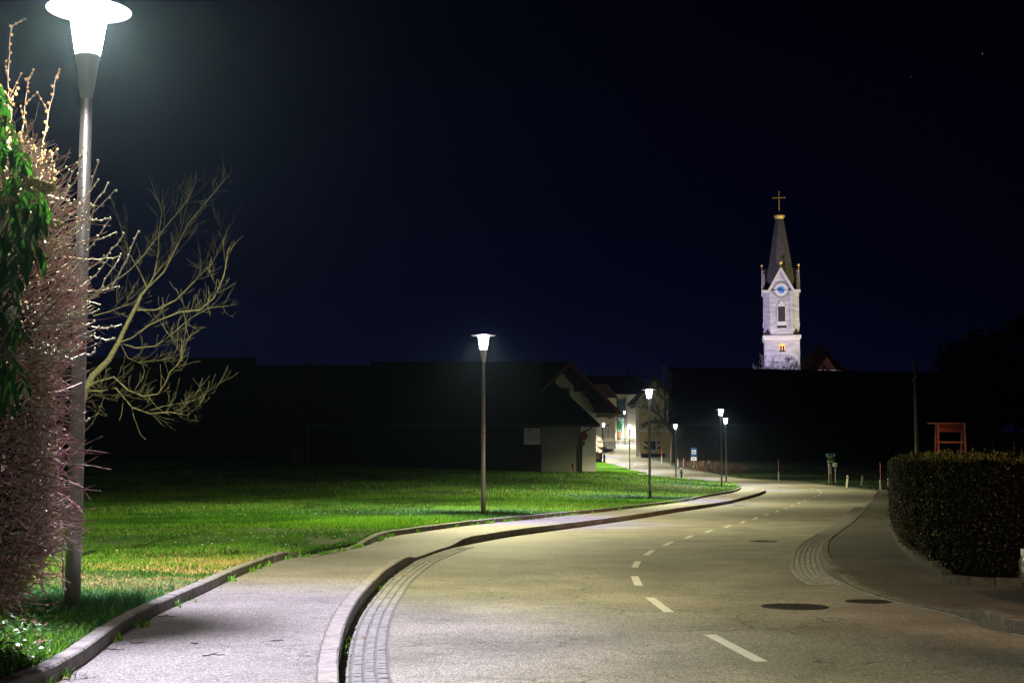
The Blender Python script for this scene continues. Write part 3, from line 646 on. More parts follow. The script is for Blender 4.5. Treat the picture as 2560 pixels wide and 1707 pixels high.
# floodlights on the church green
def flood(x, y, z, tx, ty, tzz, e, col, ang, name):
    L = bpy.data.lights.new(name, 'SPOT'); L.energy = e; L.color = col; L.spot_size = R(ang); L.spot_blend = .6; L.shadow_soft_size = .3
    o = bpy.data.objects.new(name, L); C.objects.link(o); o.location = (x, y, z); o.rotation_euler = (Vector((tx, ty, tzz)) - Vector((x, y, z))).to_track_quat('-Z', 'Y').to_euler()
tX = tp.x
flood(tX - 24, TY - 44, g(TY) + 1, tX, TY, g(TY) + 27, 120000, (.74, .66, 1.0), 44, 'tower_floodlight')
flood(tX + 38, TY - 40, g(TY) + 1, tX, TY, g(TY) + 34, 130000, (1.0, .88, .48), 34, 'tower_floodlight')
flood(tX - 24, TY + 3, g(TY) + 1, tX, TY, g(TY) + 28, 11000, (.7, .62, 1.0), 75, 'tower_floodlight')
# church choir roof behind, lit orange from below
def ppx(lst, Y): return [at(a, b, Y) for a, b in lst]
ch = thing('church_choir', 'low church choir with dark red pyramid roof right of the tower', 'church', (at(2052, 900, 342).x, 342, g(342)))
def loc(o, pts): return [Vector(p) - o.location for p in pts]
a = at(2048, 861, 346); bl, br = at(1990, 927, 340), at(2118, 927, 340); bb = Vector((0, 16, 0)); mid = (bl + br) / 2 + Vector((0, -3, 0))
m = MB(); P = loc(ch, [bl, mid + Vector((-2.4, 0, 0)), mid + Vector((2.8, 0, 0)), br, br + bb, bl + bb, a]); m.add(P, [(0, 1, 6), (1, 2, 6), (2, 3, 6), (3, 4, 6), (4, 5, 6), (5, 0, 6), (5, 4, 3, 2, 1, 0)]); m.build('roof', M['rtile'], ch)
m = MB(); q = [Vector((p.x * .94, p.y, 0)) for p in P[:6]]; hgt = P[0].z; m.add([(v.x, v.y, -1) for v in q] + [(v.x, v.y, hgt) for v in q], [(i, (i + 1) % 6, 6 + (i + 1) % 6, 6 + i) for i in range(6)]); m.build('wall', M['white'], ch)
flood(at(1998, 930, 330).x, 328, g(330) + 2, at(2040, 890, 342).x, 343, at(2040, 880, 342).z, 1500, (1, .40, .11), 70, 'choir_floodlight')
flood(at(2125, 930, 330).x, 330, g(330) + 2, at(2060, 890, 342).x, 344, at(2040, 880, 342).z, 900, (1, .40, .11), 70, 'choir_floodlight')
# ------------------------------------------------------------------ buildings
def house(name, label, cat, X, Y): return thing(name, label, cat, (X, Y, g(Y)))
def pw(o, lst, Y, vec, name, material, parent=None, mi=None):
    """polygon given in picture points on the plane at depth Y, pushed back along vec"""
    m = MB(); m.prism([Vector(p) - o.location for p in ppx(lst, Y)], vec); return m.build(name, material, parent or o)
def pbox(o, x0, y0, x1, y1, Y, d, name, material, parent=None, sh=0.0):
    return pw(o, [(x0, y1), (x1, y1), (x1, y0), (x0, y0)], Y, (sh * d, d, 0), name, material, parent)
def planepts(o, lst, P0, n):
    out = []; P0 = Vector(P0); n = Vector(n); c = Vector((0, 0, HC))
    for a, b in lst:
        dx, dz = rayd(a, b); d = Vector((dx, 1, dz)); out.append(c + d * ((P0 - c).dot(n) / d.dot(n)) - o.location)
    return out
# -- long barn (front) with tall roof, white end panel
A = house('barn', 'long dark timber barn with a pale rendered wall panel under its right eave', 'barn', at(1200, 1180, 140).x, 140)
ex = at(1500, 1060, 139.2); sl = .69; nrm = Vector((0, -sl, 1)).normalized()
rl = planepts(A, [(1090, 903.5), (1425, 903.5), (1412, 924), (1383, 951), (1500, 1060), (900, 1060)], ex, nrm)
xl = rl[5].x
rl[0].x = xl
rl[0] = Vector((xl, rl[1].y, rl[1].z))
m = MB(); m.prism(rl, (0, .05, -.28)); rf = m.build('roof', M['tile'], A)
m = MB(); m.prism([rl[0], rl[1], rl[1] + Vector((0, 9, -6.2)), rl[0] + Vector((0, 9, -6.2))], (0, -.05, -.28)); m.build('rear_roof', M['tile'], A)
cxy = planepts(A, [(1307, 903), (1331, 903)], ex, nrm); m = MB(); m.box(cxy[0].x, cxy[1].x, cxy[0].y - .2, cxy[0].y + .7, cxy[0].z - .8, cxy[0].z + .25); m.box(cxy[0].x - .07, cxy[1].x + .07, cxy[0].y - .27, cxy[0].y + .77, cxy[0].z + .25, cxy[0].z + .35); m.build('chimney', M['dwood'], rf)
w0 = at(900, 1063, 140) - A.location; w1 = at(1353.8, 1063, 140) - A.location; gb = -1.6
m = MB(); m.box(w0.x, w1.x, 0, .3, gb, w0.z - .05)
k = w0.x + .3
while k < w1.x - .15: m.box(k - .03, k + .03, -.03, -.002, gb, w0.z - .1); k += .28
m.build('board_wall', M['dwood'], A)
p0 = at(1354, 1063, 140) - A.location; p1 = at(1452, 1063, 140) - A.location
m = MB(); m.box(p0.x, p1.x, 0.01, .3, gb, p0.z - .05); m.build('rendered_wall', mat('shaded_render', (.17, .19, .15), .9, col2=(.21, .23, .19), scale=.6), A)  # white panel, its dim light put into a grey-green colour
m = MB(); m.box(w0.x, p1.x, 9.5, 9.8, gb, p0.z - .1); m.box(w0.x - .3, w0.x, 0, 9.8, gb, p0.z - .1); m.build('rear_wall', M['dwood'], A)
ev = ex - A.location
m = MB(); m.box(xl, ev.x - .02, -.88, -.74, ev.z - .20, ev.z - .08); gt = m.build('gutter', M['darkgut'], A)
d0 = at(1478, 1064, 139.3) - A.location; d1 = at(1478, 1070, 139.3) - A.location; d2 = at(1455, 1082, 139.9) - A.location
m = MB(); m.tube([Vector((d0.x, -.8, ev.z - .15)), d1, d2 + Vector((0, -.08, 0)), Vector((d2.x - .05, -.1, d2.z - .5)), Vector((d2.x - .08, -.1, gb + .1))], .075, 8); m.build('downpipe', M['dark'], A, True)
# poster on the boards
pl0 = at(1309.7, 1111, 139.9); pl1 = at(1351, 1070, 139.9)
P = thing('poster', 'pale painted square board with scribbled letters hung on the dark barn boards', 'poster board', (pl0.x, 139.9, pl0.z))
w_ = pl1.x - pl0.x; h_ = pl1.z - pl0.z
m = MB(); m.box(0, w_, -.02, .03, 0, h_); m.build('board', M['poster'], P)
def stroke(m, pts, w, mi=0, y=-.026):
    for a, b in zip(pts[:-1], pts[1:]): m.beam((a[0] * w_, y, a[1] * h_), (b[0] * w_, y, b[1] * h_), .008, w, mi, up=(0, 1, 0)) if False else m.beam((a[0] * w_, y, a[1] * h_), (b[0] * w_, y, b[1] * h_), w, .008, mi, up=(0, 1, 0))
m = MB()
stroke(m, [(.32, .93), (.24, .90), (.26, .85), (.33, .83), (.30, .77), (.22, .78)], .035)           # S
stroke(m, [(.38, .76), (.38, .93), (.46, .78), (.46, .94)], .03); stroke(m, [(.60, .94), (.61, .82)], .03)  # N, stroke
stroke(m, [(.72, .80), (.86, .74), (.92, .66)], .02); stroke(m, [(.35, .22), (.42, .30)], .07); stroke(m, [(.62, .50), (.90, .62)], .015); stroke(m, [(.8, .55), (.92, .38)], .015)
stroke(m, [(.12, .80), (.22, .70), (.20, .62), (.34, .62)], .05, 1); stroke(m, [(.30, .72), (.40, .60)], .04, 1); stroke(m, [(.46, .28), (.88, .48)], .015, 1)
m.build('lettering', [mat('poster_ink', (.06, .05, .06), .7), mat('poster_pink', (.26, .13, .15), .7)], P)
# -- farmhouse with gable behind
B = house('farmhouse', 'white gabled farmhouse with deep red-brown roof overhang behind the barn', 'house', at(1440, 1180, 146.5).x, 146.5)
yb = 146.5
pw(B, [(1383, 1186), (1490, 1186), (1490, 1024), (1405, 928), (1330, 1010), (1330, 1186)][0:6], yb, (0, 11.5, 0), 'wall', M['white'])
ov = [(1425, 903.5), (1553, 1031), (1484, 1031), (1484, 1019), (1456, 978), (1434, 978), (1434, 963), (1405, 930), (1380, 953), (1330, 1000), (1312, 1012)]
pw(B, ov, 144.7, (0, .35, 0), 'bargeboard', M['timber' if False else 'dwood'])
pw(B, [(1425, 902.5), (1556, 1032.5), (1546, 1033), (1425, 912), (1310, 1024), (1300, 1024)], 144.2, (0, 14, 0), 'roof', M['rtile'])
pw(B, [(1484, 1024), (1548, 1024.5), (1548, 1032), (1484, 1031)], 145.1, (0, 12, 0), 'eaves_soffit', M['dwood'])
wn = pbox(B, 1380, 967, 1427, 1010, 146.42, .07, 'window_frame', M['trim']); pbox(B, 1378, 971, 1423.4, 1012, 146.36, .05, 'pane', M['dark'], wn)
wo_ = thing('wall_ornament', 'round terracotta wall ornament half hidden by the barn downpipe', 'wall ornament', at(1459, 1092, 146.3))
q = at(1456, 1092, 146.3); rr = 10.5 / 3556 * 146
m = MB(); n = 24; m.prism([(rr * math.cos(2 * math.pi * i / n), 0, .1 + rr * math.sin(2 * math.pi * i / n)) for i in range(n)], (0, .12, 0)); m.build('disc', M['terra'], wo_)
m = MB(); m.prism([(-.1, -.02, -.42), (.18, -.02, -.42), (.10, -.02, -.75), (.02, -.02, -.95), (-.1, -.02, -.95)], (0, .1, 0)); m.build('pendant', M['terra'], wo_)
# little red tapered garden marker before the white panel
q = at(1433, 1181, 138.5); T = thing('garden_marker', 'small dark red tapered stake standing against the pale barn panel', 'garden stake', q)
m = MB(); m.lathe([(.03, -.1), (.05, .2), (.13, .68), (.14, .78), (.10, .80)], 12); m.build('cone', M['terra'], T); m = MB(); m.lathe([(.17, .78), (.17, .84), (.03, .90)], 12); m.build('cap', M['dark'], T)
# -- lower long barns to the left
def dark_range(label, x0, x1, yr, ye, Y, name='barn'):
    o = house(name, label, 'barn', at((x0 + x1) / 2, 1150, Y).x, Y)
    a = at(x0, yr, Y + 7) - o.location; b = at(x1, yr, Y + 7) - o.location; c = at(x1, ye, Y - .8) - o.location; d = at(x0, ye, Y - .8) - o.location
    m = MB(); m.prism([a, b, c, d], (0, .05, -.3)); m.prism([a, b, b + Vector((0, 8, c.z - b.z)), a + Vector((0, 8, c.z - b.z))], (0, 0, -.3)); m.build('roof', M['tile'], o)
    m = MB(); m.box(d.x + .3, c.x - .3, .02, 14, -1.5, c.z - .05); k = d.x + .6
    while k < c.x - .5: m.box(k - .03, k + .03, -.03, .018, -1.5, c.z - .1); k += .4
    m.build('wall', M['dwood'], o)
    m = MB(); m.box(d.x, c.x, -.95, -.82, c.z - .18, c.z - .06); m.build('gutter', M['darkgut'], o); return o
b2 = dark_range('lower dark barn range adjoining the left end of the long barn', 630, 1088, 912, 1062, 141)
pbox(b2, 724, 1114, 758, 1172, 140.9, .08, 'door', mat('grey_door', (.10, .09, .08), .8))
dark_range('dark barn farthest left, behind the bare fruit tree', -500, 640, 893, 1058, 147)
q = at(768, 1172, 136); T = thing('flag_pole', 'thin pale bluish pole before the dark barn door', 'pole', (q.x, 136, meadow_z(q.x, 136)))
m = MB(); m.tube([(0, 0, -.3), (0, 0, 3.4)], [.045, .035], 8); m.build('shaft', M['galv'], T, True); m = MB(); m.ball((0, 0, 3.43), .06, 6); m.build('cap', M['galv'], T)
for px in (1144, 1046):  # small roof vents on the ridge
    pass
# -- big dark barn on the right
Cb = house('barn', 'huge dark barn with a broad roof below the church tower', 'barn', at(2050, 1150, 226).x, 226)
V = Vector((.125, 1, 0))
a = at(1670, 917, 238) - Cb.location; b = at(2500, 935, 238) - Cb.location; c = at(2510, 1059, 225) - Cb.location; d = at(1671, 1059, 225) - Cb.location
m = MB(); m.prism([a, b, c, d], (0, .05, -.4)); m.prism([a, b, b + Vector((1.6, 12, c.z - b.z)), a + Vector((1.6, 12, d.z - a.z))], (0, 0, -.4)); m.build('roof', M['tile'], Cb)
m = MB(); m.prism([Vector((d.x + .9, 0, -3)), Vector((c.x - .6, 0, -3)), Vector((c.x - .6, 0, d.z - .2)), Vector((d.x + .9, 0, d.z - .2))], V * 22); k = d.x + 1.2
while k < c.x - 1: m.box(k - .04, k + .04, -.05, -.002, -3, d.z - .3); k += .55
m.build('wall', M['dwood'], Cb)
m = MB(); m.box(d.x, c.x, -1.25, -1.08, d.z - .25, d.z - .08); m.build('gutter', M['darkgut'], Cb)
# -- ochre inn
D = house('inn', 'ochre village inn with curved sign and black and white shutters', 'inn', at(1636, 1140, 240).x, 240)
yd = 240; V = Vector((1.7, 12, 0))
pw(D, [(1590.5, 1150), (1682, 1150), (1682, 1003), (1637, 951), (1590.5, 1003)], yd, V, 'wall', M['ochre'])
pw(D, [(1637, 938), (1713, 1013), (1702, 1013), (1637, 949), (1577, 1010), (1566, 1012)], yd - 1.1, V * 1.15, 'roof', M['tile'])
pw(D, [(1567, 1012.2), (1590, 1009), (1590, 1006), (1574, 1006)], yd - .9, V * 1.1, 'eaves_soffit', M['dwood'])
m = MB(); q0 = at(1589.8, 1150, yd) - D.location; q1 = at(1597, 1003, yd) - D.location; m.box(q0.x, q1.x, -.08, -.004, q0.z, q1.z); b0 = at(1597.1, 1079, yd) - D.location; b1 = at(1682, 1073, yd) - D.location; m.box(q1.x + .005, b1.x, -.07, -.004, b0.z, b1.z); m.build('trim_band', M['trim'], D)
def w2(px, py, dy=0): v = at(px, py, yd) - D.location; return Vector((v.x, dy, v.z))
# window with arched frame and shutters
arc = [(1621.2, 1126), (1641.6, 1126), (1641.6, 1104)] + [(1631.4 + 10.2 * math.cos(q), 1104 - 4.6 * math.sin(q)) for q in [math.pi * i / 8 for i in range(1, 8)]] + [(1621.2, 1104)]
m = MB(); m.prism([w2(a, b, -.12) for a, b in arc], (0, .11, 0)); wf = m.build('window_frame', M['trim'], D)
ai = [(1623.4, 1123.6), (1639.0, 1123.6), (1639.0, 1104)] + [(1631.2 + 7.8 * math.cos(q), 1104 - 2.6 * math.sin(q)) for q in [math.pi * i / 8 for i in range(1, 8)]] + [(1623.4, 1104)]
m = MB(); m.prism([w2(a, b, -.15) for a, b in ai], (0, .028, 0)); m.build('pane', M['glassd'], wf)
m = MB(); m.prism([w2(a, b, -.17) for a, b in [(1630.7, 1123.5), (1631.7, 1123.5), (1631.7, 1101.5), (1630.7, 1101.5)]], (0, .018, 0)); m.build('glazing_bar', M['pole'], wf)
for s in (0, 1):
    x0, x1 = ((1610, 1619.6), (1643.2, 1651))[s]; i, o_x = (x1, x0) if s == 0 else (x0, x1)
    m = MB(); m.prism([w2(a, b, -.13) for a, b in [(o_x, 1101.5), (i, 1105), (i, 1122.5), (o_x, 1122.5)]][::(1 if s else -1)], (0, .10, 0)); sh = m.build('shutter', M['dark'], D)
    m = MB(); m.prism([w2(a, b, -.155) for a, b in [(o_x, 1106), (i, 1112), (i, 1118.6), (o_x, 1112.5)]], (0, .024, 0)); m.build('white_chevron', M['trim'], sh)
# curved sign board
sg = thing('inn_sign', 'dark curved name board with pale old lettering on the ochre wall', 'sign', D.location + w2(1640, 1060, -.12))
def text_mesh(s, size, mtl, parent, loc_, rot=0.0, name='lettering', ext=.012):
    cu = bpy.data.curves.new('t', 'FONT'); cu.body = s; cu.size = size; cu.align_x = 'CENTER'; cu.align_y = 'CENTER'; cu.extrude = ext
    o = bpy.data.objects.new('t', cu); C.objects.link(o); dg = bpy.context.evaluated_depsgraph_get(); dg.update()
    me = bpy.data.meshes.new_from_object(o.evaluated_get(dg)); bpy.data.objects.remove(o); me.transform(Matrix.Translation(loc_) @ Matrix.Rotation(rot, 4, 'Y') @ Matrix.Rotation(R(90), 4, 'X')); return me
cxs = 1641.0; rad = 58.0; cyc = 1053 + rad  # arc through the top of the board
inr, outr = rad - 4.2, rad + 4.2; a0, a1 = R(-38), R(36)
K = 18; top = []; bot = []
for i in range(K + 1):
    q = a0 + (a1 - a0) * i / K; top.append((cxs + outr * math.sin(q), cyc - outr * math.cos(q))); bot.append((cxs + inr * math.sin(q), cyc - inr * math.cos(q)))
off = sg.location - D.location
m = MB()
for i in range(K): m.prism([w2(*bot[i], -.2) - off, w2(*bot[i + 1], -.2) - off, w2(*top[i + 1], -.2) - off, w2(*top[i], -.2) - off], (0, .1, 0))
m.build('board', mat('sign_board_green', (.03, .035, .02), .6), sg)
word = 'KIRCHENWIRT'; lm = mat('old_gold_letters', (.30, .28, .19), .6); vs = MB()
for i, chx in enumerate(word):
    q = a0 + (a1 - a0) * (i + 1.3) / (len(word) + 1.6); c_ = w2(cxs + rad * math.sin(q), cyc - rad * math.cos(q), -.235) - off
    me = text_mesh(chx, .50, lm, sg, c_, q); vs.add([v.co for v in me.vertices], [tuple(p.vertices) for p in me.polygons])
vs.build('lettering', lm, sg)
# planter hedge under the window
def leafcloud(m, n, fn, size, rnd, mi=0):
    for _ in range(n):
        p = fn(rnd); s = size * rnd.uniform(.6, 1.3); a = Vector((rnd.gauss(0, 1), rnd.gauss(0, 1), rnd.gauss(0, 1))).normalized(); b = a.orthogonal().normalized(); c = a.cross(b)
        q = rnd.uniform(0, 6.28); u = b * math.cos(q) + c * math.sin(q); w = a.cross(u)
        m.add([p - u * s, p - w * s * .45, p + u * s, p + w * s * .45], [(0, 1, 2, 3)], mi)
q = at(1633, 1143, 237.5); T = thing('low_hedge', 'low dark clipped hedge under the window of the ochre inn', 'hedge', q)
rnd = random.Random(5); m = MB(); m.box(-1.95, 1.95, -.3, .3, -.5, .62); m.build('inner_wood', M['hcore'], T)
m = MB(); leafcloud(m, 1500, lambda r: Vector((r.uniform(-2.0, 2.0), r.uniform(-.36, .3), r.uniform(-.3, .74))), .07, rnd); m.build('foliage', M['barkd'], T)
# -- white building with glazed bay
E = house('town_hall', 'white building with dark hipped roof and a lit glass bay', 'building', at(1560, 1097, 290).x, 290)
ye = 290
pw(E, [(1440, 1101), (1640, 1101), (1640, 983), (1440, 983)], ye, (.9, 9, 0), 'wall', M['white'])
e0 = at(1500, 985, ye - 1) - E.location; e1 = at(1650, 985, ye - 1) - E.location; r0 = at(1468, 939, ye + 5) - E.location; r1 = at(1586, 939, ye + 5) - E.location; eL = at(1432, 985, ye - 1) - E.location
m = MB(); m.add([eL, e1, r1, r0, eL + Vector((0, 12, 0)), e1 + Vector((0, 12, 0))], [(0, 1, 2, 3), (5, 4, 3, 2), (1, 5, 2), (4, 0, 3), (0, 4, 5, 1)]); m.build('roof', M['tile'], E)
bay = pbox(E, 1541, 996, 1565, 1097, ye - .35, .3, 'glass_bay_frame', M['trim'])
pbox(E, 1543.2, 998, 1563, 1042.5, ye - .42, .06, 'upper_pane', emis('dim_upper_pane', (.008, .028, .040), .35), bay)
pbox(E, 1543.2, 1044, 1563, 1095, ye - .42, .06, 'lower_pane', emis('lit_lower_pane', (.30, .55, .45), .55), bay)
m = MB()
for (x0, x1, y0, y1) in ((1542.3, 1544.6, 996, 1097), (1560.6, 1563.3, 996, 1097), (1541, 1563, 1042.2, 1044.2), (1541, 1543, 1028, 1029)):
    a = at(x0, y1, ye - .55) - E.location; b = at(x1, y0, ye - .55) - E.location; m.box(a.x, b.x, a.y, a.y + .1, a.z, b.z)
m.build('mullion', M['dark'], bay)
def epl(nm, c, lab, px, py, s, Y=289.3):
    q = at(px, py, Y); T = thing('potted_plant', lab, 'potted plant', q); rnd = random.Random(int(px * 7)); m = MB(); m.lathe([(.22 * s, 0), (.34 * s, .9 * s), (.30 * s, .92 * s)], 12); m.build('pot', mat('orange_pot', (.30, .12, .05), .7), T)
    m = MB(); leafcloud(m, 260, lambda r: Vector((r.gauss(0, .26 * s), -.05 - r.random() * .1, 1.9 * s + r.gauss(0, .55 * s))), .15 * s, rnd); m.tube([(0, -.05, .9 * s), (0, -.05, 1.9 * s)], .05, 6); m.build('foliage', mat('houseplant_leaf', (.02, .12, .04), .5), T)
epl('a', 0, 'tall green plant in an orange pot in the lower lit glass bay', 1549, 1094, 1.3); epl('b', 0, 'small plant in an orange pot in the upper part of the glass bay', 1548, 1041.5, .75)
m = MB(); dpx = lambda a, b: at(a, b, ye - .3) - E.location; m.tube([dpx(1572, 985), dpx(1567, 992), dpx(1566.4, 1000), dpx(1566.4, 1096)], .09, 6); m.build('downpipe', M['galv'], E)
pbox(E, 1568.2, 1025, 1600, 1098, ye - .3, .28, 'lower_wall_render', mat('bright_render', (.72, .70, .66), .8))
# barrier rail on the little square
q = at(1565, 1106, 276); T = thing('barrier_rail', 'low dark barrier rail with posts before the white building', 'railing', q)
m = MB(); a = at(1541, 1097.5, 276) - q; b = at(1592, 1097.5, 276) - q; m.beam(a, b, .06, .10); m.build('rail', M['dark'], T)
for px in (1544.3, 1563, 1573.6, 1582.6):
    m = MB(); a = at(px, 1108, 276) - q; b = at(px, 1093 if px != 1544.3 else 1096, 276) - q; m.beam(a - Vector((0, 0, .3)), b, .09, .09); m.build('post', M['dark'], T)
# -- cream villa with mouldings
Fv = house('villa', 'cream classical villa with mouldings and tall shutters', 'house', at(1515, 1110, 254).x, 254)
yf = 254
pw(Fv, [(1420, 1122), (1538.5, 1122), (1538.5, 991), (1420, 991)], yf, (.0, 12, 0), 'wall', M['cream'])
pw(Fv, [(1400, 993.5), (1546, 993.5), (1538, 985), (1520, 960), (1400, 960)], yf - 1.2, (0, 14, 0), 'roof', M['tile'])
def fb(x0, y0, x1, y1, d, nm, mt, par=None): return pbox(Fv, x0, y0, x1, y1, yf - d, d - .005, nm, mt, par)
fb(1420, 1038.5, 1539.5, 1041, .35, 'cornice', M['trim']); fb(1420, 1049, 1539, 1052.2, .25, 'string_course', M['trim']); fb(1420, 1103.5, 1539.4, 1122, .2, 'plinth', M['kerbc']); fb(1534.8, 1052.3, 1538.9, 1103.4, .12, 'pilaster', M['trim'])
for px in range(1492, 1538, 6):
    m = MB(); a = at(px, 1037, yf - .2) - Fv.location; b = at(px + 1.6, 1033, yf - .2) - Fv.location; m.box(a.x, b.x, a.y, a.y + .19, a.z, b.z); m.build('frieze_bracket', M['pole'], Fv)
for i, (x0, x1) in enumerate(((1513, 1519), (1520.5, 1523), (1527.6, 1533.6), (1491.5, 1497))):
    wfm = fb(x0, 1068, x1, 1093, .07, 'shutter', M['trim']); m = MB()
    for (u0, u1, v0, v1) in ((x0 + .4, x0 + .9, 1069, 1092), (x1 - .9, x1 - .4, 1069, 1092), (x0, x1, 1091.8, 1092.8)):
        a = at(u0, v1, yf - .1) - Fv.location; b = at(u1, v0, yf - .1) - Fv.location; m.box(a.x, b.x, a.y, a.y + .028, a.z, b.z)
    m.build('shadow_gap', M['dark'], wfm)  # raised dark bars painted in as the shutter's shadow lines
fb(1504, 1068, 1507.2, 1105, .05, 'door', M['dark']); fb(1516.5, 1062.6, 1525, 1065, .5, 'hood', M['dark']); fb(1527, 1057.6, 1534, 1059, .15, 'small_hood', M['pole'])
fb(1518, 993.8, 1533, 1002, .06, 'upper_panel', M['trim'])
# cellar shadow plants and rocks in front of the villa
T = thing('rock_pile', 'pale boulders heaped beside the white farmhouse corner', 'rocks', hit(1496, 1130, 0)); rnd = random.Random(3)
Y0 = T.location.y
for i, (px, py, r) in enumerate(((1487, 1124, .75), (1495, 1126, .6), (1500, 1128, .45), (1490, 1108, .8), (1497, 1112, .65), (1503, 1113, .5), (1490, 1094, .6), (1498, 1098, .55), (1504, 1103, .35))):
    q = at(px, py, Y0 + rnd.uniform(0, 1)) - T.location; m = MB(); m.ball(q, r, 7, sz=.8); m.v = [(x + rnd.uniform(-.1, .1) * r, y + rnd.uniform(-.1, .1) * r, z + rnd.uniform(-.14, .14) * r) for x, y, z in m.v]; m.build('boulder', M['rock'], T)
q = hit(1500, 1156, 0); T = thing('timber_crate', 'dark timber crate with orange boards behind the farmhouse corner', 'crate', q); s = q.y / 3556
m = MB(); m.box(-22 * s, 5.5 * s, 0, 1.2, -.2, 24 * s); m.build('case', M['dark'], T)
m = MB()
for k in range(4): m.box(-20 * s, -1 * s, -.05, -.004, (9 + 3.4 * k) * s, (11.8 + 3.4 * k) * s)
m.build('orange_board', mat('orange_boards', (.50, .20, .05), .6), T)
m = MB(); m.box(9.5 * s, 13 * s, -.2, .8, -.2, 19 * s); m.build('side_post', M['dark'], T)
# ------------------------------------------------------------------ signs, posts and small things
def delineator(px, py, Y, h, label, rod=0.0, lean=0.0, dark=False):
    q = at(px, py, Y); t = thing('delineator_post', label, 'delineator post', q, -.3, 'white delineator posts along the road'); t.rotation_euler = (0, lean, 0)
    m = MB(); w = .065; m.prism([(-w, -.03, -.2), (w, -.03, -.2), (w, -.03, h * .93), (-w, -.03, h)], (0, .09, 0)); m.build('body', M['pole'] if dark else M['plastic'], t)
    m = MB(); m.box(-.028, .028, -.036, -.031, h * .62, h * .88); m.build('reflector', M['red'] if not dark else M['dark'], t)
    if rod: m = MB(); m.tube([(0, .02, h * .9), (0, .02, h + rod)], .028, 6); m.build('snow_rod', M['redrod'], t)
delineator(1599, 1140, 236, 1.05, 'white delineator with red snow pole at the corner of the ochre inn', 1.25)
delineator(1654, 1155, 222, 1.0, 'white delineator with red snow pole on the grass before the inn', 1.2)
delineator(1694.5, 1163, 205, .95, 'white delineator without a pole, beside the brown wooden post')
delineator(1947, 1196, 157, .80, 'white delineator with red snow pole alone on the dark verge', 1.25)
delineator(2117, 1212, 118, .80, 'leaning white delineator right of the green signs', 0, .12)
delineator(2154, 1211, 119, .74, 'dull grey leaning post between two white delineators', 0, .15, True)
delineator(2202.5, 1225, 106, .76, 'nearest white delineator with a tall red snow pole', 1.28)
delineator(2222, 1218, 112, .70, 'thin pale delineator right beside the clipped hedge')
q = at(1709.5, 1165, 203); t = thing('wooden_post', 'short brown wooden post at the roadside', 'post', q); m = MB(); m.tube([(0, 0, -.2), (0, 0, 1.05)], [.14, .12], 10); m.build('shaft', M['timber'], t); m = MB(); m.lathe([(.125, 1.05), (.10, 1.10), (.02, 1.13)], 10); m.build('cap', M['dark'], t)
q = at(1703.5, 1195, 162); t = thing('fire_hydrant', 'blue fire hydrant with white cap at the meadow edge', 'fire hydrant', q)
m = MB(); m.lathe([(.15, -.1), (.15, .04), (.105, .06), (.10, .85), (.12, .87), (.12, .95)], 14); m.build('column', M['hyd'], t, True)
m = MB(); m.lathe([(.125, .952), (.11, 1.04), (.07, 1.10), (.02, 1.13)], 14); m.build('cap', M['signw'], t, True)
for s in (-1, 1): m = MB(); m.tube([(.07 * s, 0, .68), (.20 * s, 0, .68)], [.07, .075], 10); m.build('outlet', M['hyd'], t)
# hotel sign
Y = 197; q = at(1734.5, 1163, Y); t = thing('hotel_sign', 'blue rectangular road sign with a bed symbol and a white plate below', 'road sign', q); s = Y / 3556
def sx(px): return (px - 1734.5) * s
def szz(py): return (1163 - py) * s
m = MB(); m.tube([(0, .05, -.3), (0, .05, szz(1121))], .035, 8); m.build('post', M['galv'], t)
m = MB(); m.box(sx(1727.8), sx(1742.2), -.02, .01, szz(1140), szz(1119)); pn = m.build('panel', M['blue'], t)
m = MB(); m.box(sx(1730), sx(1740), -.032, -.022, szz(1134.5), szz(1124.5)); m.build('white_field', M['signw'], pn)
m = MB(); m.box(sx(1731.6), sx(1732.6), -.045, -.034, szz(1133), szz(1126.5)); m.box(sx(1732.7), sx(1738.4), -.045, -.034, szz(1131.6), szz(1129.8)); m.box(sx(1737.6), sx(1738.4), -.045, -.034, szz(1133), szz(1131.7)); m.box(sx(1732.9), sx(1734.4), -.045, -.034, szz(1129.6), szz(1128)); m.build('bed_symbol', M['dark'], pn)
m = MB(); m.box(sx(1727.8), sx(1741.5), -.02, .01, szz(1151), szz(1142)); p2 = m.build('lower_plate', M['signw'], t)
m = MB(); [m.box(sx(1729.5), sx(1738.5), -.03, -.022, szz(y + 1), szz(y)) for y in (1144, 1147)]; m.build('lettering', M['galv'], p2)
# green direction sign stand
Y = 135; q = at(2076, 1204, Y); s = Y / 3556; t = thing('direction_sign', 'teal, green and yellow stacked direction boards with a white notice', 'direction sign', q)
def S(px, py): return ((px - 2076) * s, (1204 - py) * s)
for px in (2073, 2078.5): m = MB(); x, _ = S(px, 0); m.tube([(x, .05, -.3), (x, .05, S(0, 1133)[1])], .03, 6); m.build('post', M['galv'], t)
def board(x0, y0, x1, y1, mt, nm, d=0): a = S(x0, y1); b = S(x1, y0); m = MB(); m.box(a[0], b[0], -.03 - d, .01 - d, a[1], b[1]); return m.build(nm, mt, t)
bd = board(2067, 1134, 2088.5, 1141.5, M['teal'], 'teal_board'); a = S(2067.3, 1141); b = S(2068.8, 1134.5); m = MB(); m.box(a[0], b[0], -.04, -.032, a[1], b[1]); a = S(2086.8, 1140.5); b = S(2088.2, 1134.5); m.box(a[0], b[0], -.04, -.032, a[1], b[1]); a = S(2070, 1142.9); b = S(2084, 1141.9); m.box(a[0], b[0], -.04, -.0, a[1], b[1]); m.build('white_edge', M['signw'], bd)
board(2068.5, 1146, 2088, 1151, M['green'], 'green_board'); board(2068.5, 1152.2, 2086, 1154.8, M['yellow'], 'yellow_board')
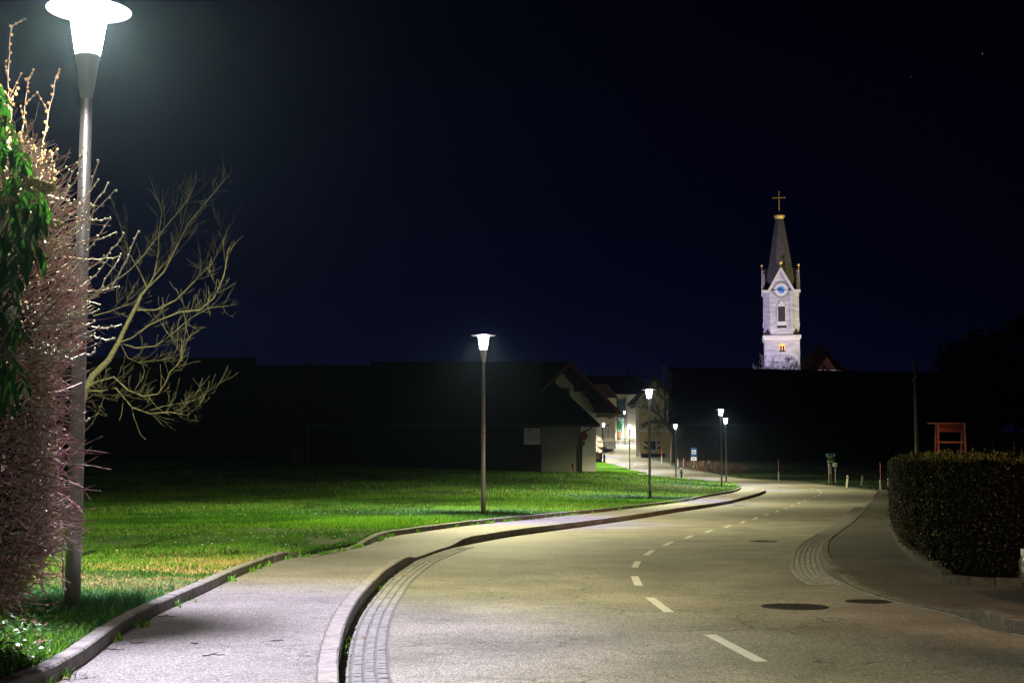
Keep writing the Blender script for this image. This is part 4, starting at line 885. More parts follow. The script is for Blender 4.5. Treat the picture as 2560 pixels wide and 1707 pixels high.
m = MB(); P = [S(2070.5, 1183), S(2078.5, 1184.5), S(2078, 1162), S(2071, 1160)]; m.prism([(x, -.12, z) for x, z in P], (0, .04, 0)); nb_ = m.build('notice_board', M['signw'], t)
m = MB(); P = [S(2071.4, 1166), S(2077.4, 1167), S(2077.3, 1163.4), S(2071.6, 1161.6)]; m.prism([(x, -.135, z) for x, z in P], (0, .012, 0)); P = [S(2070.8, 1176), S(2078.2, 1176.8), S(2078.2, 1175.8), S(2070.8, 1175)]; m.prism([(x, -.135, z) for x, z in P], (0, .012, 0)); m.build('printed_band', M['galv'], nb_)
q = at(2089, 1204, 136); s = 136 / 3556; t = thing('info_sign', 'small white square sign on its own post beside the direction boards', 'road sign', q)
m = MB(); m.tube([(0, .04, -.3), (0, .04, 46 * s)], .028, 6); m.build('post', M['galv'], t); m = MB(); m.box(-6.5 * s, 4 * s, -.02, .01, 37 * s, 47 * s); pn = m.build('panel', M['signw'], t)
m = MB(); m.box(-3.2 * s, -1.8 * s, -.03, -.022, 39.5 * s, 44.5 * s); m.box(-.8 * s, 1.5 * s, -.03, -.022, 43 * s, 44.5 * s); m.box(.4 * s, 1.5 * s, -.03, -.022, 39.5 * s, 42.9 * s); m.build('symbol', M['galv'], pn)
# utility pole
q = at(2294, 1180, 78); t = thing('utility_pole', 'tall unlit wooden pole rising behind the clipped hedge', 'utility pole', q); s = 78 / 3556
m = MB(); m.tube([(0, 0, -.4), (0, 0, 277 * s)], [.125, .09], 12); m.build('shaft', M['pole'], t, True)
m = MB(); m.beam((.08, -.12, 240 * s), (-.20, -.16, 226 * s), .05, .05); m.build('bracket', M['galv'], t)
# red timber garden seat frame
Y = 55; q = at(2375, 1300, Y); q.z = -.1; s = Y / 3556; t = thing('garden_swing_frame', 'red-brown timber frame with slanting top boards standing behind the hedge', 'garden frame', q)
def G(px, py, dy=0): v = at(px, py, Y + dy) - q; return v
for (x0, x1, dy0, dy1) in ((2345.5, 2346.5, 0, -.25), (2410.5, 2414, 0, -.25), (2340.5, 2338.5, .5, .9), (2406, 2403.5, .5, .9)):
    a = G(x0, 1060, dy0); b = G(x1, 1128, dy1); d = (b - a); k = (-a.z - .05) / d.z if False else (0 - a.z) / d.z; m = MB(); m.beam(a, a + d * k, .062, .075); m.build('leg', M['timber'], t)
m = MB(); m.prism([G(2334, 1056.5, -.15), G(2412.5, 1056.5, -.15), G(2412.5, 1058.6, -.15), G(2334, 1058.6, -.15)], (0, .85, .02)); m.build('ridge_board', M['timber'], t)
m = MB(); m.add([G(2344, 1059, -.05), G(2409, 1059, -.05), G(2406.5, 1070, .35), G(2346, 1070, .35)], [(0, 1, 2, 3), (3, 2, 1, 0)]); m.prism([G(2344, 1059, -.05), G(2409, 1059, -.05), G(2407, 1070.5, .32), G(2346, 1070.5, .32)], (0, .03, .0)); m.build('slanting_board', M['timber'], t)
m = MB(); m.prism([G(2346, 1071, .30), G(2407, 1071, .30), G(2406, 1079.5, .12), G(2347, 1079.5, .12)], (0, .04, 0)); m.build('lower_board', M['timber'], t)
m = MB(); m.beam(G(2346, 1104.6, -.12), G(2410, 1105.6, -.12), .07, .055); m.build('rail', M['timber'], t)
m = MB(); m.tube([G(2412.5, 1057, -.2), G(2412.8, 1072, -.24)], .026, 8); m.build('end_fitting', M['timber'], t)
# ------------------------------------------------------------------ silver car just inside the right edge
CY = 18.1; cx0 = (2546 - 1280) / 3556 * (CY + .70) - .09; cz0 = rp_z(cx0, CY)
car = thing('parked_car', 'silver parked car of which only the bumper corner shows at the right edge', 'car', (cx0, CY, cz0))
side = [(0.02, .22), (0, .30), (0, .50), (.06, .62), (.22, .74), (1.15, .93), (1.35, .98), (2.05, 1.40), (2.3, 1.45), (3.3, 1.44), (3.9, 1.08), (4.25, .98), (4.3, .55), (4.27, .25), (3.9, .20), (.4, .18)]
hwid = .87; secs = []
for f, ins in ((-1.0, .10), (-.93, .03), (-.6, 0), (.6, 0), (.93, .03), (1.0, .10)):
    sec = []
    for (x, z) in side:
        tw = .22 * max(0, (z - .95) / .5); xx = x + (ins * 2.2 if x < .5 else (-ins * 2.2 if x > 3.9 else 0)); w = hwid - (.10 if abs(f) == 1 and False else 0) - tw
        sec.append((xx, f * w, z - (ins * .3 if z > .4 else -ins * .3)))
    secs.append(sec)
m = MB(); n = len(side)
for s_ in secs: m.v += s_
for i in range(5):
    for j in range(n): m.f.append((i * n + j, i * n + (j + 1) % n, (i + 1) * n + (j + 1) % n, (i + 1) * n + j)); m.m.append(0)
m.f += [tuple(range(n))[::-1], tuple(5 * n + j for j in range(n))]; m.m += [0, 0]
m.build('body', M['silver'], car, True)
m = MB(); m.box(-.02, .10, -.62, .62, .30, .315); m.box(-.022, .10, -.66, .66, .345, .352); m.build('bumper_trim', M['dark'], car)
m = MB(); m.add([(1.4, -.80, 1.0), (2.07, -.68, 1.38), (2.9, -.68, 1.40), (2.9, -.80, 1.0)], [(0, 1, 2, 3), (3, 2, 1, 0)]); m.add([(3.0, -.80, 1.0), (3.0, -.68, 1.40), (3.35, -.69, 1.38), (3.7, -.80, 1.02)], [(0, 1, 2, 3), (3, 2, 1, 0)]); m.build('side_window', M['glassc'], car)
for y_ in (-.68, .68): m = MB(); m.box(.085, .3, y_ - .14, y_ + .10, .56, .655); m.build('headlight', M['signw'], car)
for x_ in (.85, 3.45):
    for y_ in (-.80, .80):
        m = MB(); m.tube([(x_, y_ - .11, .31), (x_, y_ + .11, .31)], .31, 24); wl = m.build('wheel', M['tyre'], car); m = MB(); m.tube([(x_, y_ - .118, .31), (x_, y_ + .118, .31)], .19, 16); m.build('rim', M['silver'], wl)
# ------------------------------------------------------------------ clipped hedge
hb0 = [Vector((p.x, p.y)) for p in hedge_base]
hb0 = [Vector((hb0[0].x + 14, hb0[0].y + .3)), Vector((hb0[0].x + 4, hb0[0].y + .1))] + hb0
hb0 = smooth_line(hb0, 1)
def htop(p):
    px = 1280 + 3556 * p.x / p.y; return np.interp(p.y, [18, 24, 42], [1.60, 1.72, 1.86]) - .02 * max(0, p.x - 6)
hd = thing('clipped_hedge', 'long clipped evergreen hedge on a low wall at the right edge', 'hedge', (hb0[4].x, hb0[4].y, -.1)); O = hd.location.copy()
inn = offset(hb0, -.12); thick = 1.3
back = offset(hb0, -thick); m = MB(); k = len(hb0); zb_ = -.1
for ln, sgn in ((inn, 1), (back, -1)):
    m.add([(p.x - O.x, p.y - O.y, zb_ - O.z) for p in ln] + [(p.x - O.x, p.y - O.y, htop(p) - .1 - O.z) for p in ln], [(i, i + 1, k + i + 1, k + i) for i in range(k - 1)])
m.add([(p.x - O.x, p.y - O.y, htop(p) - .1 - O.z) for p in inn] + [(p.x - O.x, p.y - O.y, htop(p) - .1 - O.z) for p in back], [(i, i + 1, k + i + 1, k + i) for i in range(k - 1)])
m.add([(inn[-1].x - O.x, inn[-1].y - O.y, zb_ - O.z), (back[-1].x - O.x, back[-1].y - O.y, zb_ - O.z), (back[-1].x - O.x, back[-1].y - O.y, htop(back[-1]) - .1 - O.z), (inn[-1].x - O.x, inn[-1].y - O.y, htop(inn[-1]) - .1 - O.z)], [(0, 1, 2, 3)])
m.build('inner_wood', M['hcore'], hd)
rnd = random.Random(11); m = MB(); L = [0]
for a, b in zip(hb0[:-1], hb0[1:]): L.append(L[-1] + (b - a).length)
nr = []
for i in range(k): d = (hb0[min(i + 1, k - 1)] - hb0[max(i - 1, 0)]).normalized(); nr.append(Vector((-d.y, d.x)))
def on_hedge(u):
    for i in range(k - 1):
        if u <= L[i + 1]: f = (u - L[i]) / (L[i + 1] - L[i]); return hb0[i].lerp(hb0[i + 1], f), nr[i].lerp(nr[i + 1], f)
    return hb0[-1], nr[-1]
def hl(p, nd, s, rnd, up=.0, mi=0):
    nv = (nd + Vector((rnd.gauss(0, .55), rnd.gauss(0, .55), rnd.gauss(0, .55)))).normalized(); u = nv.orthogonal().normalized(); w = nv.cross(u); q = rnd.uniform(0, 6.28); a = u * math.cos(q) + w * math.sin(q); a.z -= .5 - up; a = (a - nv * a.dot(nv)).normalized(); b = nv.cross(a)
    p = p - O
    m.add([p, p + a * s * .5 + b * s * .22 + nv * s * .08, p + a * s, p + a * s * .5 - b * s * .22 + nv * s * .08], [(0, 1, 2, 3)], mi)
for _ in range(30000):
    u = L[-1] * rnd.random() ** 1.0; c, nn = on_hedge(u); z = rnd.uniform(-.02, htop(c)); wob = .06 * math.sin(u * 2.2 + z * 3) + .05 * math.sin(u * 5.7 - z * 4)
    dd = -.02 + wob * .5 + abs(rnd.gauss(0, .045)); p = Vector((c.x - nn.x * -dd * -1, c.y - nn.y * -dd * -1, z)) if False else Vector((c.x + (-nn.x) * (.06 - dd), c.y + (-nn.y) * (.06 - dd), z))
    hl(p, Vector((nn.x, nn.y, .15)), rnd.uniform(.035, .065), rnd, 0, 1 if (rnd.random() < .05 and u < L[-1] * .62) else 0)  # scattered leaves of the right part take the painted lit tone
for _ in range(2500):
    c, nn = on_hedge(L[-1]); dd = rnd.uniform(0, thick); z = rnd.uniform(-.02, htop(c)); e = (hb0[-1] - hb0[-2]).normalized(); hl(Vector((c.x - nn.x * dd + e.x * rnd.uniform(-.05, .06), c.y - nn.y * dd + e.y * .03, z)), Vector((e.x, e.y, .1)), rnd.uniform(.035, .065), rnd)
for _ in range(15000):
    u = L[-1] * rnd.random(); c, nn = on_hedge(u); dd = rnd.uniform(0, thick) ** 1.0; z = htop(c) - .06 + abs(rnd.gauss(0, .05)) + .03 * math.sin(u * 4)
    hl(Vector((c.x - nn.x * dd, c.y - nn.y * dd, z)), Vector((0, 0, 1)), rnd.uniform(.035, .065), rnd, .8, 1 if rnd.random() < .4 else 0)  # many top leaves take the painted lit tone
# upright young shoots along the top, all in the lit tone
for _ in range(330):
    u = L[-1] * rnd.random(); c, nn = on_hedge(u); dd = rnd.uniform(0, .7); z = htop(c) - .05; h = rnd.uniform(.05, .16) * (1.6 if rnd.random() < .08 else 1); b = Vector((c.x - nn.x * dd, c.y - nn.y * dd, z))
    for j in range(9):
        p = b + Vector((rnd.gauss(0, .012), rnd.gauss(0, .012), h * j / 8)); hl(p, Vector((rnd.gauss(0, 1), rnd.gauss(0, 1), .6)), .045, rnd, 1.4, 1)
m.build('foliage', [M['hleaf'], M['hlit']], hd)
# low wall under the hedge
mw = MB(); ln0 = offset(hb0, .03)
wl_ = resample(ln0, .4); rnd = random.Random(2)
for a, b in zip(wl_[:-1], wl_[1:]):
    d = (b - a); n_ = Vector((-d.y, d.x)).normalized() * -.3; j = rnd.uniform(-.012, .012); zt = rp_z(a.x, a.y) + .12 + rnd.uniform(-.03, .03)
    a2 = a + d * .02 + n_ * j; b2 = b - d * .02 + n_ * j; q_ = [(a2.x, a2.y), (b2.x, b2.y), ((b2 + n_).x, (b2 + n_).y), ((a2 + n_).x, (a2 + n_).y)]
    mw.add([(x - O.x, y - O.y, -.4 - O.z) for x, y in q_] + [(x - O.x, y - O.y, zt - O.z) for x, y in q_], [(0, 1, 5, 4), (1, 2, 6, 5), (2, 3, 7, 6), (3, 0, 4, 7), (4, 5, 6, 7)])
mw.build('wall_footing', M['footing'], hd)
# ------------------------------------------------------------------ trees and shrubs
def grow(m, p, d, L, r, depth, rnd, spread=.5, up=.12, nb=(3, 5), seg=4, mi=0, bend=.16, sides=5, kids=None, rmin=.003):
    pts = [p.copy()]; rad = [r]; cur = p.copy(); dd = d.normalized()
    for i in range(seg):
        dd = (dd + Vector((rnd.gauss(0, bend), rnd.gauss(0, bend), rnd.gauss(0, bend) + up * .3))).normalized(); cur = cur + dd * (L / seg); pts.append(cur.copy()); rad.append(max(r * (1 - .62 * (i + 1) / seg), rmin))
    m.tube(pts, rad, sides if r > .012 else 3, mi, cap=False)
    if depth <= 0: return
    for k in range(rnd.randint(*nb)):
        f = rnd.uniform(.25, 1.0); i = min(int(f * seg), seg - 1); q = pts[i].lerp(pts[i + 1], f * seg - i) if f < 1 else pts[-1]
        ax = (pts[i + 1] - pts[i]).normalized(); o = ax.orthogonal().normalized(); a = rnd.uniform(0, 6.283); side = o * math.cos(a) + ax.cross(o) * math.sin(a)
        nd = (ax + side * rnd.uniform(spread * .7, spread * 1.6) + Vector((0, 0, up))).normalized()
        grow(m, q, nd, L * rnd.uniform(.42, .75), max(rad[i] * rnd.uniform(.45, .7), rmin), depth - 1, rnd, spread, up, nb, seg, mi, bend, sides, None, rmin)
def limb(m, lst, Y, rad, O, sides=8, dy=0.0):
    n = len(lst); pts = [at(a, b, Y + dy * i / (n - 1)) - O for i, (a, b) in enumerate(lst)]; m.tube(pts, rad if hasattr(rad, '__len__') else [rad * (1 - .6 * i / (n - 1)) for i in range(n)], sides, cap=False); return pts
# bare fruit tree behind the first lamp
FY = 20.0; tb = at(196, 1330, FY); tb.z = 0
ft = thing('bare_fruit_tree', 'leafless yellowish fruit tree leaning right behind the first lamp', 'tree', tb); O = ft.location.copy(); rnd = random.Random(21)
m = MB(); tr_ = limb(m, [(185, 1340), (190, 1150), (200, 1010), (232, 939), (272, 900), (296, 857), (318, 810), (343, 761), (353, 738), (368, 721)], FY, [.085, .075, .062, .048, .041, .034, .030, .026, .022, .018], O, 10); m.build('trunk', M['bark'], ft, True)
m = MB()
LB = [([(200, 980), (240, 955), (285, 942), (320, 975), (357, 990), (395, 985), (412, 960), (425, 930), (455, 900), (455, 850)], .036, -.7),
      ([(205, 975), (250, 978), (290, 970), (330, 1018), (375, 1034), (425, 1030), (470, 1038), (500, 1010), (515, 982)], .034, .6),
      ([(360, 1030), (410, 1015), (450, 1008), (490, 1000), (513, 984)], .014, .2),
      ([(296, 857), (330, 845), (370, 815), (400, 800), (450, 780), (500, 775), (535, 745), (560, 690), (568, 640)], .036, -1.0),
      ([(343, 775), (390, 775), (440, 750), (490, 700), (530, 660), (555, 610), (574, 560)], .034, .9),
      ([(300, 857), (340, 870), (390, 865), (430, 835), (470, 800), (520, 770), (570, 765)], .024, .3),
      ([(368, 721), (385, 690), (395, 640), (398, 580), (405, 530), (373, 440)], .034, .3),
      ([(368, 721), (410, 680), (440, 620), (470, 560), (520, 500), (545, 470), (570, 440)], .034, -.5),
      ([(368, 721), (350, 670), (300, 600), (340, 520), (370, 460)][:1] + [(350, 680), (320, 630), (300, 560), (280, 500)], .026, .5),
      ([(225, 750), (270, 715), (320, 680), (350, 650), (380, 610), (420, 560), (455, 520), (480, 480)], .028, -.8),
      ([(232, 790), (270, 780), (310, 765), (350, 750)], .022, .2),
      ([(215, 1000), (235, 985), (262, 990), (250, 1020), (245, 1035)], .014, -.2),
      ([(300, 857), (320, 895), (345, 905), (395, 900), (440, 895)], .014, .4),
      ([(385, 690), (420, 650), (455, 570), (470, 500), (485, 470)], .022, .8)]
for lst, r, dy in LB:
    r *= .40; P_ = limb(m, lst, FY, r, O, 6, dy); N_ = len(P_)
    for k in range(int(2 + 2.8 * N_)):
        i = rnd.randint(1, N_ - 2); f = rnd.random(); q = P_[i].lerp(P_[i + 1], f); ax = (P_[i + 1] - P_[i]).normalized(); side = Vector((rnd.gauss(0, 1), rnd.gauss(0, 1), rnd.gauss(.25, 1))).normalized()
        grow(m, q, (ax * .8 + side * .8), rnd.uniform(.10, .48), r * .34 * rnd.uniform(.6, 1), 1 if rnd.random() < .75 else 0, rnd, .6, .35, (1, 4), 4, 0, .12, 4, rmin=.0028)
m.build('crown', M['bark'], ft)
# generic bare tree
def bare_tree(x, y, h, label, seed, r=.16, depth=4, z=None, lean=(0, 0), mt='barkd', group=None, spread=.55, trunkf=.3):
    z = g(y) if z is None else z; t = thing('bare_tree', label, 'tree', (x, y, z), group=group); rnd = random.Random(seed); m = MB()
    tp_ = Vector((lean[0], lean[1], h * trunkf)); m.tube([(0, 0, -.3), tp_ * .5 + Vector((.03, 0, 0)), tp_], [r, r * .85, r * .75], 8); m.build('trunk', M[mt], t, True)
    m = MB()
    for k in range(6): a = k * 1.05 + rnd.random(); grow(m, tp_, Vector((math.cos(a) * spread, math.sin(a) * spread, 1)), h * rnd.uniform(.3, .42), r * .5, depth, rnd, spread, .12, (3, 4), 4, 0, .14, 5, rmin=max(.012, y * .00010))
    m.build('crown', M[mt], t); return t
# tree leaning in front of the inn
YT = 214; q = at(1684, 1155, YT); q.z = g(YT); it = thing('bare_tree', 'dark leafless tree bending left in front of the ochre inn', 'tree', q); O = q.copy(); rnd = random.Random(8)
m = MB(); limb(m, [(1684, 1158), (1683, 1120), (1684, 1090), (1676, 1072), (1666, 1060), (1661, 1052)], YT, [.55, .45, .38, .30, .26, .2], O, 10); m.build('trunk', M['barkd'], it, True)
m = MB()
for lst, r in (([(1661, 1052), (1648, 1038), (1634, 1027), (1622, 1022), (1612, 1020)], .16), ([(1648, 1038), (1640, 1010), (1632, 990), (1628, 970)], .12), ([(1664, 1056), (1662, 1030), (1664, 1000), (1662, 970), (1658, 940), (1662, 920)], .18), ([(1664, 1030), (1672, 1000), (1676, 965), (1680, 930)], .14), ([(1668, 1062), (1655, 1066), (1645, 1068), (1638, 1072)], .08), ([(1662, 1000), (1648, 985), (1640, 965)], .10), ([(1634, 1027), (1622, 1010), (1615, 1000)], .08)):
    P_ = limb(m, lst, YT, r, O, 6); N_ = len(P_)
    for k in range(18):
        i = rnd.randint(0, N_ - 2); q_ = P_[i].lerp(P_[i + 1], rnd.random()); ax = (P_[i + 1] - P_[i]).normalized(); grow(m, q_, ax + Vector((rnd.gauss(0, .8), rnd.gauss(0, .8), rnd.gauss(.1, .6))), rnd.uniform(.6, 1.7), r * .33, 2, rnd, .6, .1, (2, 3), 3, 0, .18, 4, rmin=.022)
m.build('crown', M['barkd'], it)
bare_tree(at(1968, 930, 305).x, 305, at(1968, 872, 305).z - g(305) + .5, 'bare dark tree standing in front of the church tower foot', 4, .22, 4, spread=.75, trunkf=.3)
bare_tree(at(1985, 930, 309).x, 309, at(1990, 880, 309).z - g(309), 'second bare tree before the tower, nearest the choir roof', 14, .2, 4, spread=.7, trunkf=.35)
bare_tree(at(708, 860, 210).x, 210, at(708, 855, 210).z - g(210), 'round bare tree over the left barn ridge', 5, .25, 4, spread=.9, trunkf=.35)
bare_tree(at(1535, 900, 330).x, 330, at(1535, 905, 330).z - g(330), 'bare tree above the roof of the white building', 6, .3, 4, spread=.8, trunkf=.35)
bare_tree(at(2092, 900, 352).x, 352, at(2092, 868, 352).z - g(352), 'bare tree rising behind the choir roof', 7, .25, 4, spread=.9, trunkf=.3)
# dark evergreens at the right horizon
for i, (px, py, Y, w, lab) in enumerate(((2400, 850, 190, 9, 'dark spreading tree behind the right barn end'), (2475, 815, 180, 10, 'tall dark tree second from the right edge'), (2560, 790, 170, 10, 'tallest dark tree at the right edge of the picture'))):
    q = at(px, py, Y); h = q.z - g(Y); t = thing('evergreen_tree', lab, 'tree', (q.x, Y, g(Y)), group=None); rnd = random.Random(30 + i)
    m = MB(); m.tube([(0, 0, -.5), (.2, 0, h * .5), (.1, 0, h * .9)], [.45, .3, .08], 8)
    for k in range(16): a = rnd.uniform(0, 6.28); z = h * rnd.uniform(.3, .85); m.tube([(0.1, 0, z), (math.cos(a) * w * .3, math.sin(a) * w * .3, z + 1.2)], [.12, .04], 5)
    m.build('trunk', M['barkd'], t); m = MB()
    cl = [(rnd.gauss(0, w * .26), rnd.gauss(0, w * .26), h * rnd.uniform(.28, .97)) for _ in range(60)]
    def fn(r):
        c = cl[r.randrange(60)]; return Vector((c[0] * (1.25 - c[2] / h * .8) + r.gauss(0, .75), c[1] + r.gauss(0, .75), c[2] + r.gauss(0, .65)))
    leafcloud(m, 7000, fn, .28, rnd); m.build('crown', M['hleaf'], t)
# brown dead scrub on the far verge
for i, (px, py, w, h) in enumerate(((1762, 1180, 2.2, 1.1), (1790, 1183, 2.2, 1.2), (1815, 1186, 2.0, 1.1), (1745, 1172, 1.0, .8), (1840, 1186, 1.8, 1.0))):
    q = hit(px, py - 3, -.16); t = thing('dry_shrub', ['brown withered shrub on the verge, middle of the row', 'widest brown withered shrub behind the tall lamps', 'brown withered shrub right beside the two tall lamp posts', 'smallest withered shrub under the blue bed sign', 'withered shrub at the dark right end of the row'][i], 'shrub', q); rnd = random.Random(50 + i)
    m = MB(); [grow(m, Vector((rnd.gauss(0, w * .3), rnd.gauss(0, .4), -.1)), Vector((rnd.gauss(0, .4), rnd.gauss(0, .3), 1)), h * rnd.uniform(.6, 1), .02, 2, rnd, .6, .1, (2, 3), 3, 0, .2, 4, rmin=.012) for _ in range(26)]; m.build('stem', M['twigb'], t)
    m = MB(); leafcloud(m, 500, lambda r: Vector((r.gauss(0, w * .42), r.gauss(0, .5), abs(r.gauss(0, h * .5)))), .10, rnd); m.build('withered_foliage', M['brownleaf'], t)
# ---- big bare shrub in front of the first lamp
bs = thing('bare_shrub', 'large tangled shrub of reddish bare twigs in front of the first lamp', 'shrub', (-5.0, 10.8, -.02)); O = bs.location.copy(); rnd = random.Random(77)
SIL = ([330, 400, 450, 520, 600, 700, 800, 850, 900, 950, 1050, 1150, 1250, 1300, 1350, 1400, 1450, 1500, 1530], [20, 60, 95, 125, 148, 166, 170, 162, 146, 134, 130, 134, 138, 132, 118, 98, 70, 36, 0])
def sil(py): return float(np.interp(py, *SIL))
m = MB(); mf = MB(); mo = MB(); ms0 = MB(); msh = MB()
# main stems rising and fanning out to the right
for k in range(60):
    b = Vector((rnd.uniform(-5.7, -4.6), rnd.uniform(10.2, 11.4), 0)) ; py = rnd.uniform(420, 1250); tip = at(rnd.uniform(-60, sil(py)) , py, rnd.uniform(10.1, 11.2))
    mid1 = b.lerp(tip, .5) + Vector((-.35, 0, .25)) ; ms0.tube([b - O, b.lerp(mid1, .5) - O, mid1 - O, mid1.lerp(tip, .55) + Vector((rnd.gauss(0, .05), 0, .06)) - O, tip - O], [.018, .014, .011, .008, .004], 5, cap=False)
def wavy(m, p, d, L, r, rnd, n=5, w=.14, mi=0, up=0.0):
    pts = [p]; dd = d.normalized(); c = p.copy()
    for i in range(n): dd = (dd + Vector((rnd.gauss(0, w), rnd.gauss(0, w), rnd.gauss(0, w) + up))).normalized(); c = c + dd * (L / n); pts.append(c.copy())
    m.tube(pts, [r * (1 - .55 * i / n) for i in range(n + 1)], 4 if r > .003 else 3, mi, cap=False); return pts
# long shoots sticking out over the lamp post, paled with painted lamp glints
SH = [((300, 670), (345, 580)), ((255, 640), (310, 585)), ((215, 540), (275, 545)), ((190, 560), (288, 475)), ((200, 545), (270, 457)), ((185, 520), (247, 448)), ((175, 500), (227, 515)), ((160, 470), (209, 372)), ((150, 500), (205, 422)), ((195, 600), (290, 580)), ((205, 640), (298, 640)), ((215, 700), (270, 650)), ((210, 720), (298, 715)), ((230, 735), (300, 645)), ((195, 650), (276, 546)), ((180, 640), (248, 400)), ((100, 460), (63, 298)), ((110, 470), (42, 375)), ((120, 480), (30, 445)), ((205, 660), (236, 520)), ((240, 810), (302, 812)), ((245, 835), (288, 845)), ((225, 880), (240, 872)), ((205, 1045), (222, 1046))]
for _ in range(60):
    a0 = rnd.uniform(410, 900); a = (sil(a0) - rnd.uniform(5, 70), a0); u = rnd.uniform(.1, 1.1) * np.interp(a0, [400, 700, 900], [1.2, .8, .2]); l = rnd.uniform(50, 120); SH.append((a, (a[0] + l * math.cos(u), a[1] - l * math.sin(u))))
for a, b in SH:
    Yd = rnd.uniform(10.0, 10.8); P0 = at(a[0] - (b[0] - a[0]) * .6, a[1] - (b[1] - a[1]) * .6, Yd + rnd.uniform(-.3, .3)); P1 = at(*b, Yd); d = P1 - P0; pts = [P0 - O]
    for i in range(1, 9): pts.append(P0.lerp(P1, i / 9) + Vector((rnd.gauss(0, .004), rnd.gauss(0, .006), rnd.gauss(0, .004) - .03 * math.sin(i / 9 * 3.14))) - O)
    pts.append(P1 - O); msh.tube(pts, [.0058 - .0003 * i for i in range(10)], 5, cap=True)
    for p in pts[4:]: mo.ball(p + Vector((rnd.gauss(0, .006), 0, rnd.gauss(0, .006))), .009, 4)
# dense middle tangle: dark thicker wood, then red twigs, then outer shoots paled as painted glints
mp = MB()
for k in range(1350):
    py = 380 + 1130 * rnd.random() ** .85; s = sil(py); px = rnd.uniform(-90, s - 8) if rnd.random() < .65 else s - abs(rnd.gauss(0, 50)) - 6; Yd = rnd.uniform(10.1, 11.3)
    p = at(px, py, Yd); hf = np.interp(py, [400, 700, 900, 1400], [.9, .5, .15, .0]); d = Vector((rnd.uniform(.3, 1.1), rnd.gauss(-.1, .5), hf + rnd.gauss(0, .4)))
    wavy(m, p - O, d, rnd.uniform(.16, .60) * (1 if px < s - 40 else .5), rnd.uniform(.0035, .0085), rnd, 4, .2)
for k in range(520):
    py = 400 + 1000 * rnd.random() ** 1.35; s = sil(py); px = rnd.uniform(0, s - 4) if rnd.random() < .6 else s - abs(rnd.gauss(0, 45)); Yd = rnd.uniform(10.0, 11.2)
    p = at(px, py, Yd); hf = np.interp(py, [400, 700, 900, 1400], [.75, .35, .02, -.08]); d = Vector((rnd.uniform(.5, 1.1), rnd.gauss(-.1, .35), hf + rnd.gauss(0, .22)))
    wavy(mp, p - O, d, rnd.uniform(.08, .30), rnd.uniform(.0035, .0078) * np.interp(py, [400, 900, 1400], [1, .95, .6]), rnd, 4, .12)
# finer olive brush on the lower right flank
for k in range(1200):
    py = 860 + 660 * rnd.random() ** .85; s = sil(py); px = s - 14 - abs(rnd.gauss(0, 45)); Yd = rnd.uniform(10.2, 11.0); p = at(px, py, Yd); tw = rnd.uniform(.05, .15)
    wavy(mf, p - O, Vector((1, rnd.gauss(0, .4), rnd.gauss(-.08, .3))), tw * .8, .0026, rnd, 3, .2)
def tipleaf(mm, p, d, L_, w, rnd):
    d = d.normalized(); sdv = d.cross(Vector((rnd.gauss(0, 1), rnd.gauss(0, 1), rnd.gauss(0, 1)))).normalized(); mm.add([p, p + d * L_ * .5 + sdv * w, p + d * L_, p + d * L_ * .5 - sdv * w], [(0, 1, 2, 3)])
for k in range(3000):
    py = 850 + 640 * rnd.random() ** .8; s = sil(py); px = s - abs(rnd.gauss(0, 42)) if rnd.random() < .7 else rnd.uniform(0, s); p = at(px, py, rnd.uniform(10.1, 11.2)); tipleaf(mf, p - O, Vector((1, rnd.gauss(0, .6), rnd.gauss(0, .5))), rnd.uniform(.016, .038), rnd.uniform(.003, .006), rnd)
mf.m = [0] * len(mf.f)
mp.build('glint_shoots', M['ptwig'], bs)
# inner brushwood, its shade put into a near-black colour
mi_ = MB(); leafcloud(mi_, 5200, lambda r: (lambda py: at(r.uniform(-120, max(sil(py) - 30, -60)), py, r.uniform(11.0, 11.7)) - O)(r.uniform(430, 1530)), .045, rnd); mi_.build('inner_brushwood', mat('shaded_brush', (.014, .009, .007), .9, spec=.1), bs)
ms0.build('stems', M['twigb'], bs); msh.build('long_shoots', M['ptwig'], bs, True); m.build('red_twigs', M['twig'], bs); mf.build('olive_tips', M['tips'], bs)
# dead curled leaves and buds caught in it
mk = MB(); leafcloud(mk, 2600, lambda r: (lambda py: at(max(sil(py) - abs(r.gauss(0, 85)), -70), py, r.uniform(10.1, 11.2)) - O)(r.uniform(420, 1480)), .014, rnd); mk.build('curled_leaves', M['leafb'], bs)
mo.build('buds', M['leafb'], bs)
# ---- evergreen viburnum at the left edge
vb = thing('evergreen_shrub', 'leathery green-leaved shrub hanging into the left edge', 'shrub', (-4.6, 9.6, -.02)); O = vb.location.copy(); rnd = random.Random(12)
def leaf(m, p, d, L, w, rnd, mi=0, droop=.5):
    d = d.normalized(); s = d.cross(Vector((0, 0, 1)))
    if s.length < .05: s = Vector((1, 0, 0))
    s.normalize(); s = (s + Vector((rnd.gauss(0, .35), rnd.gauss(0, .35), rnd.gauss(0, .3)))).normalized(); s = (s - d * s.dot(d)).normalized(); nv = s.cross(d); k = 6; vs = []; c = p.copy(); dd = d.copy()
    for i in range(k + 1):
        f = i / k; ww = w * math.sin(math.pi * min(f * .92 + .06, 1)) ** .75; vs += [c - s * ww + nv * ww * .25, c, c + s * ww + nv * ww * .25]; dd = (dd + Vector((0, 0, -droop / k))).normalized(); c = c + dd * (L / k)
    fs = []
    for i in range(k): a = i * 3; fs += [(a, a + 1, a + 4, a + 3), (a + 1, a + 2, a + 5, a + 4)]
    m.add(vs, fs, mi)
m = MB(); ms = MB(); mfw = MB()
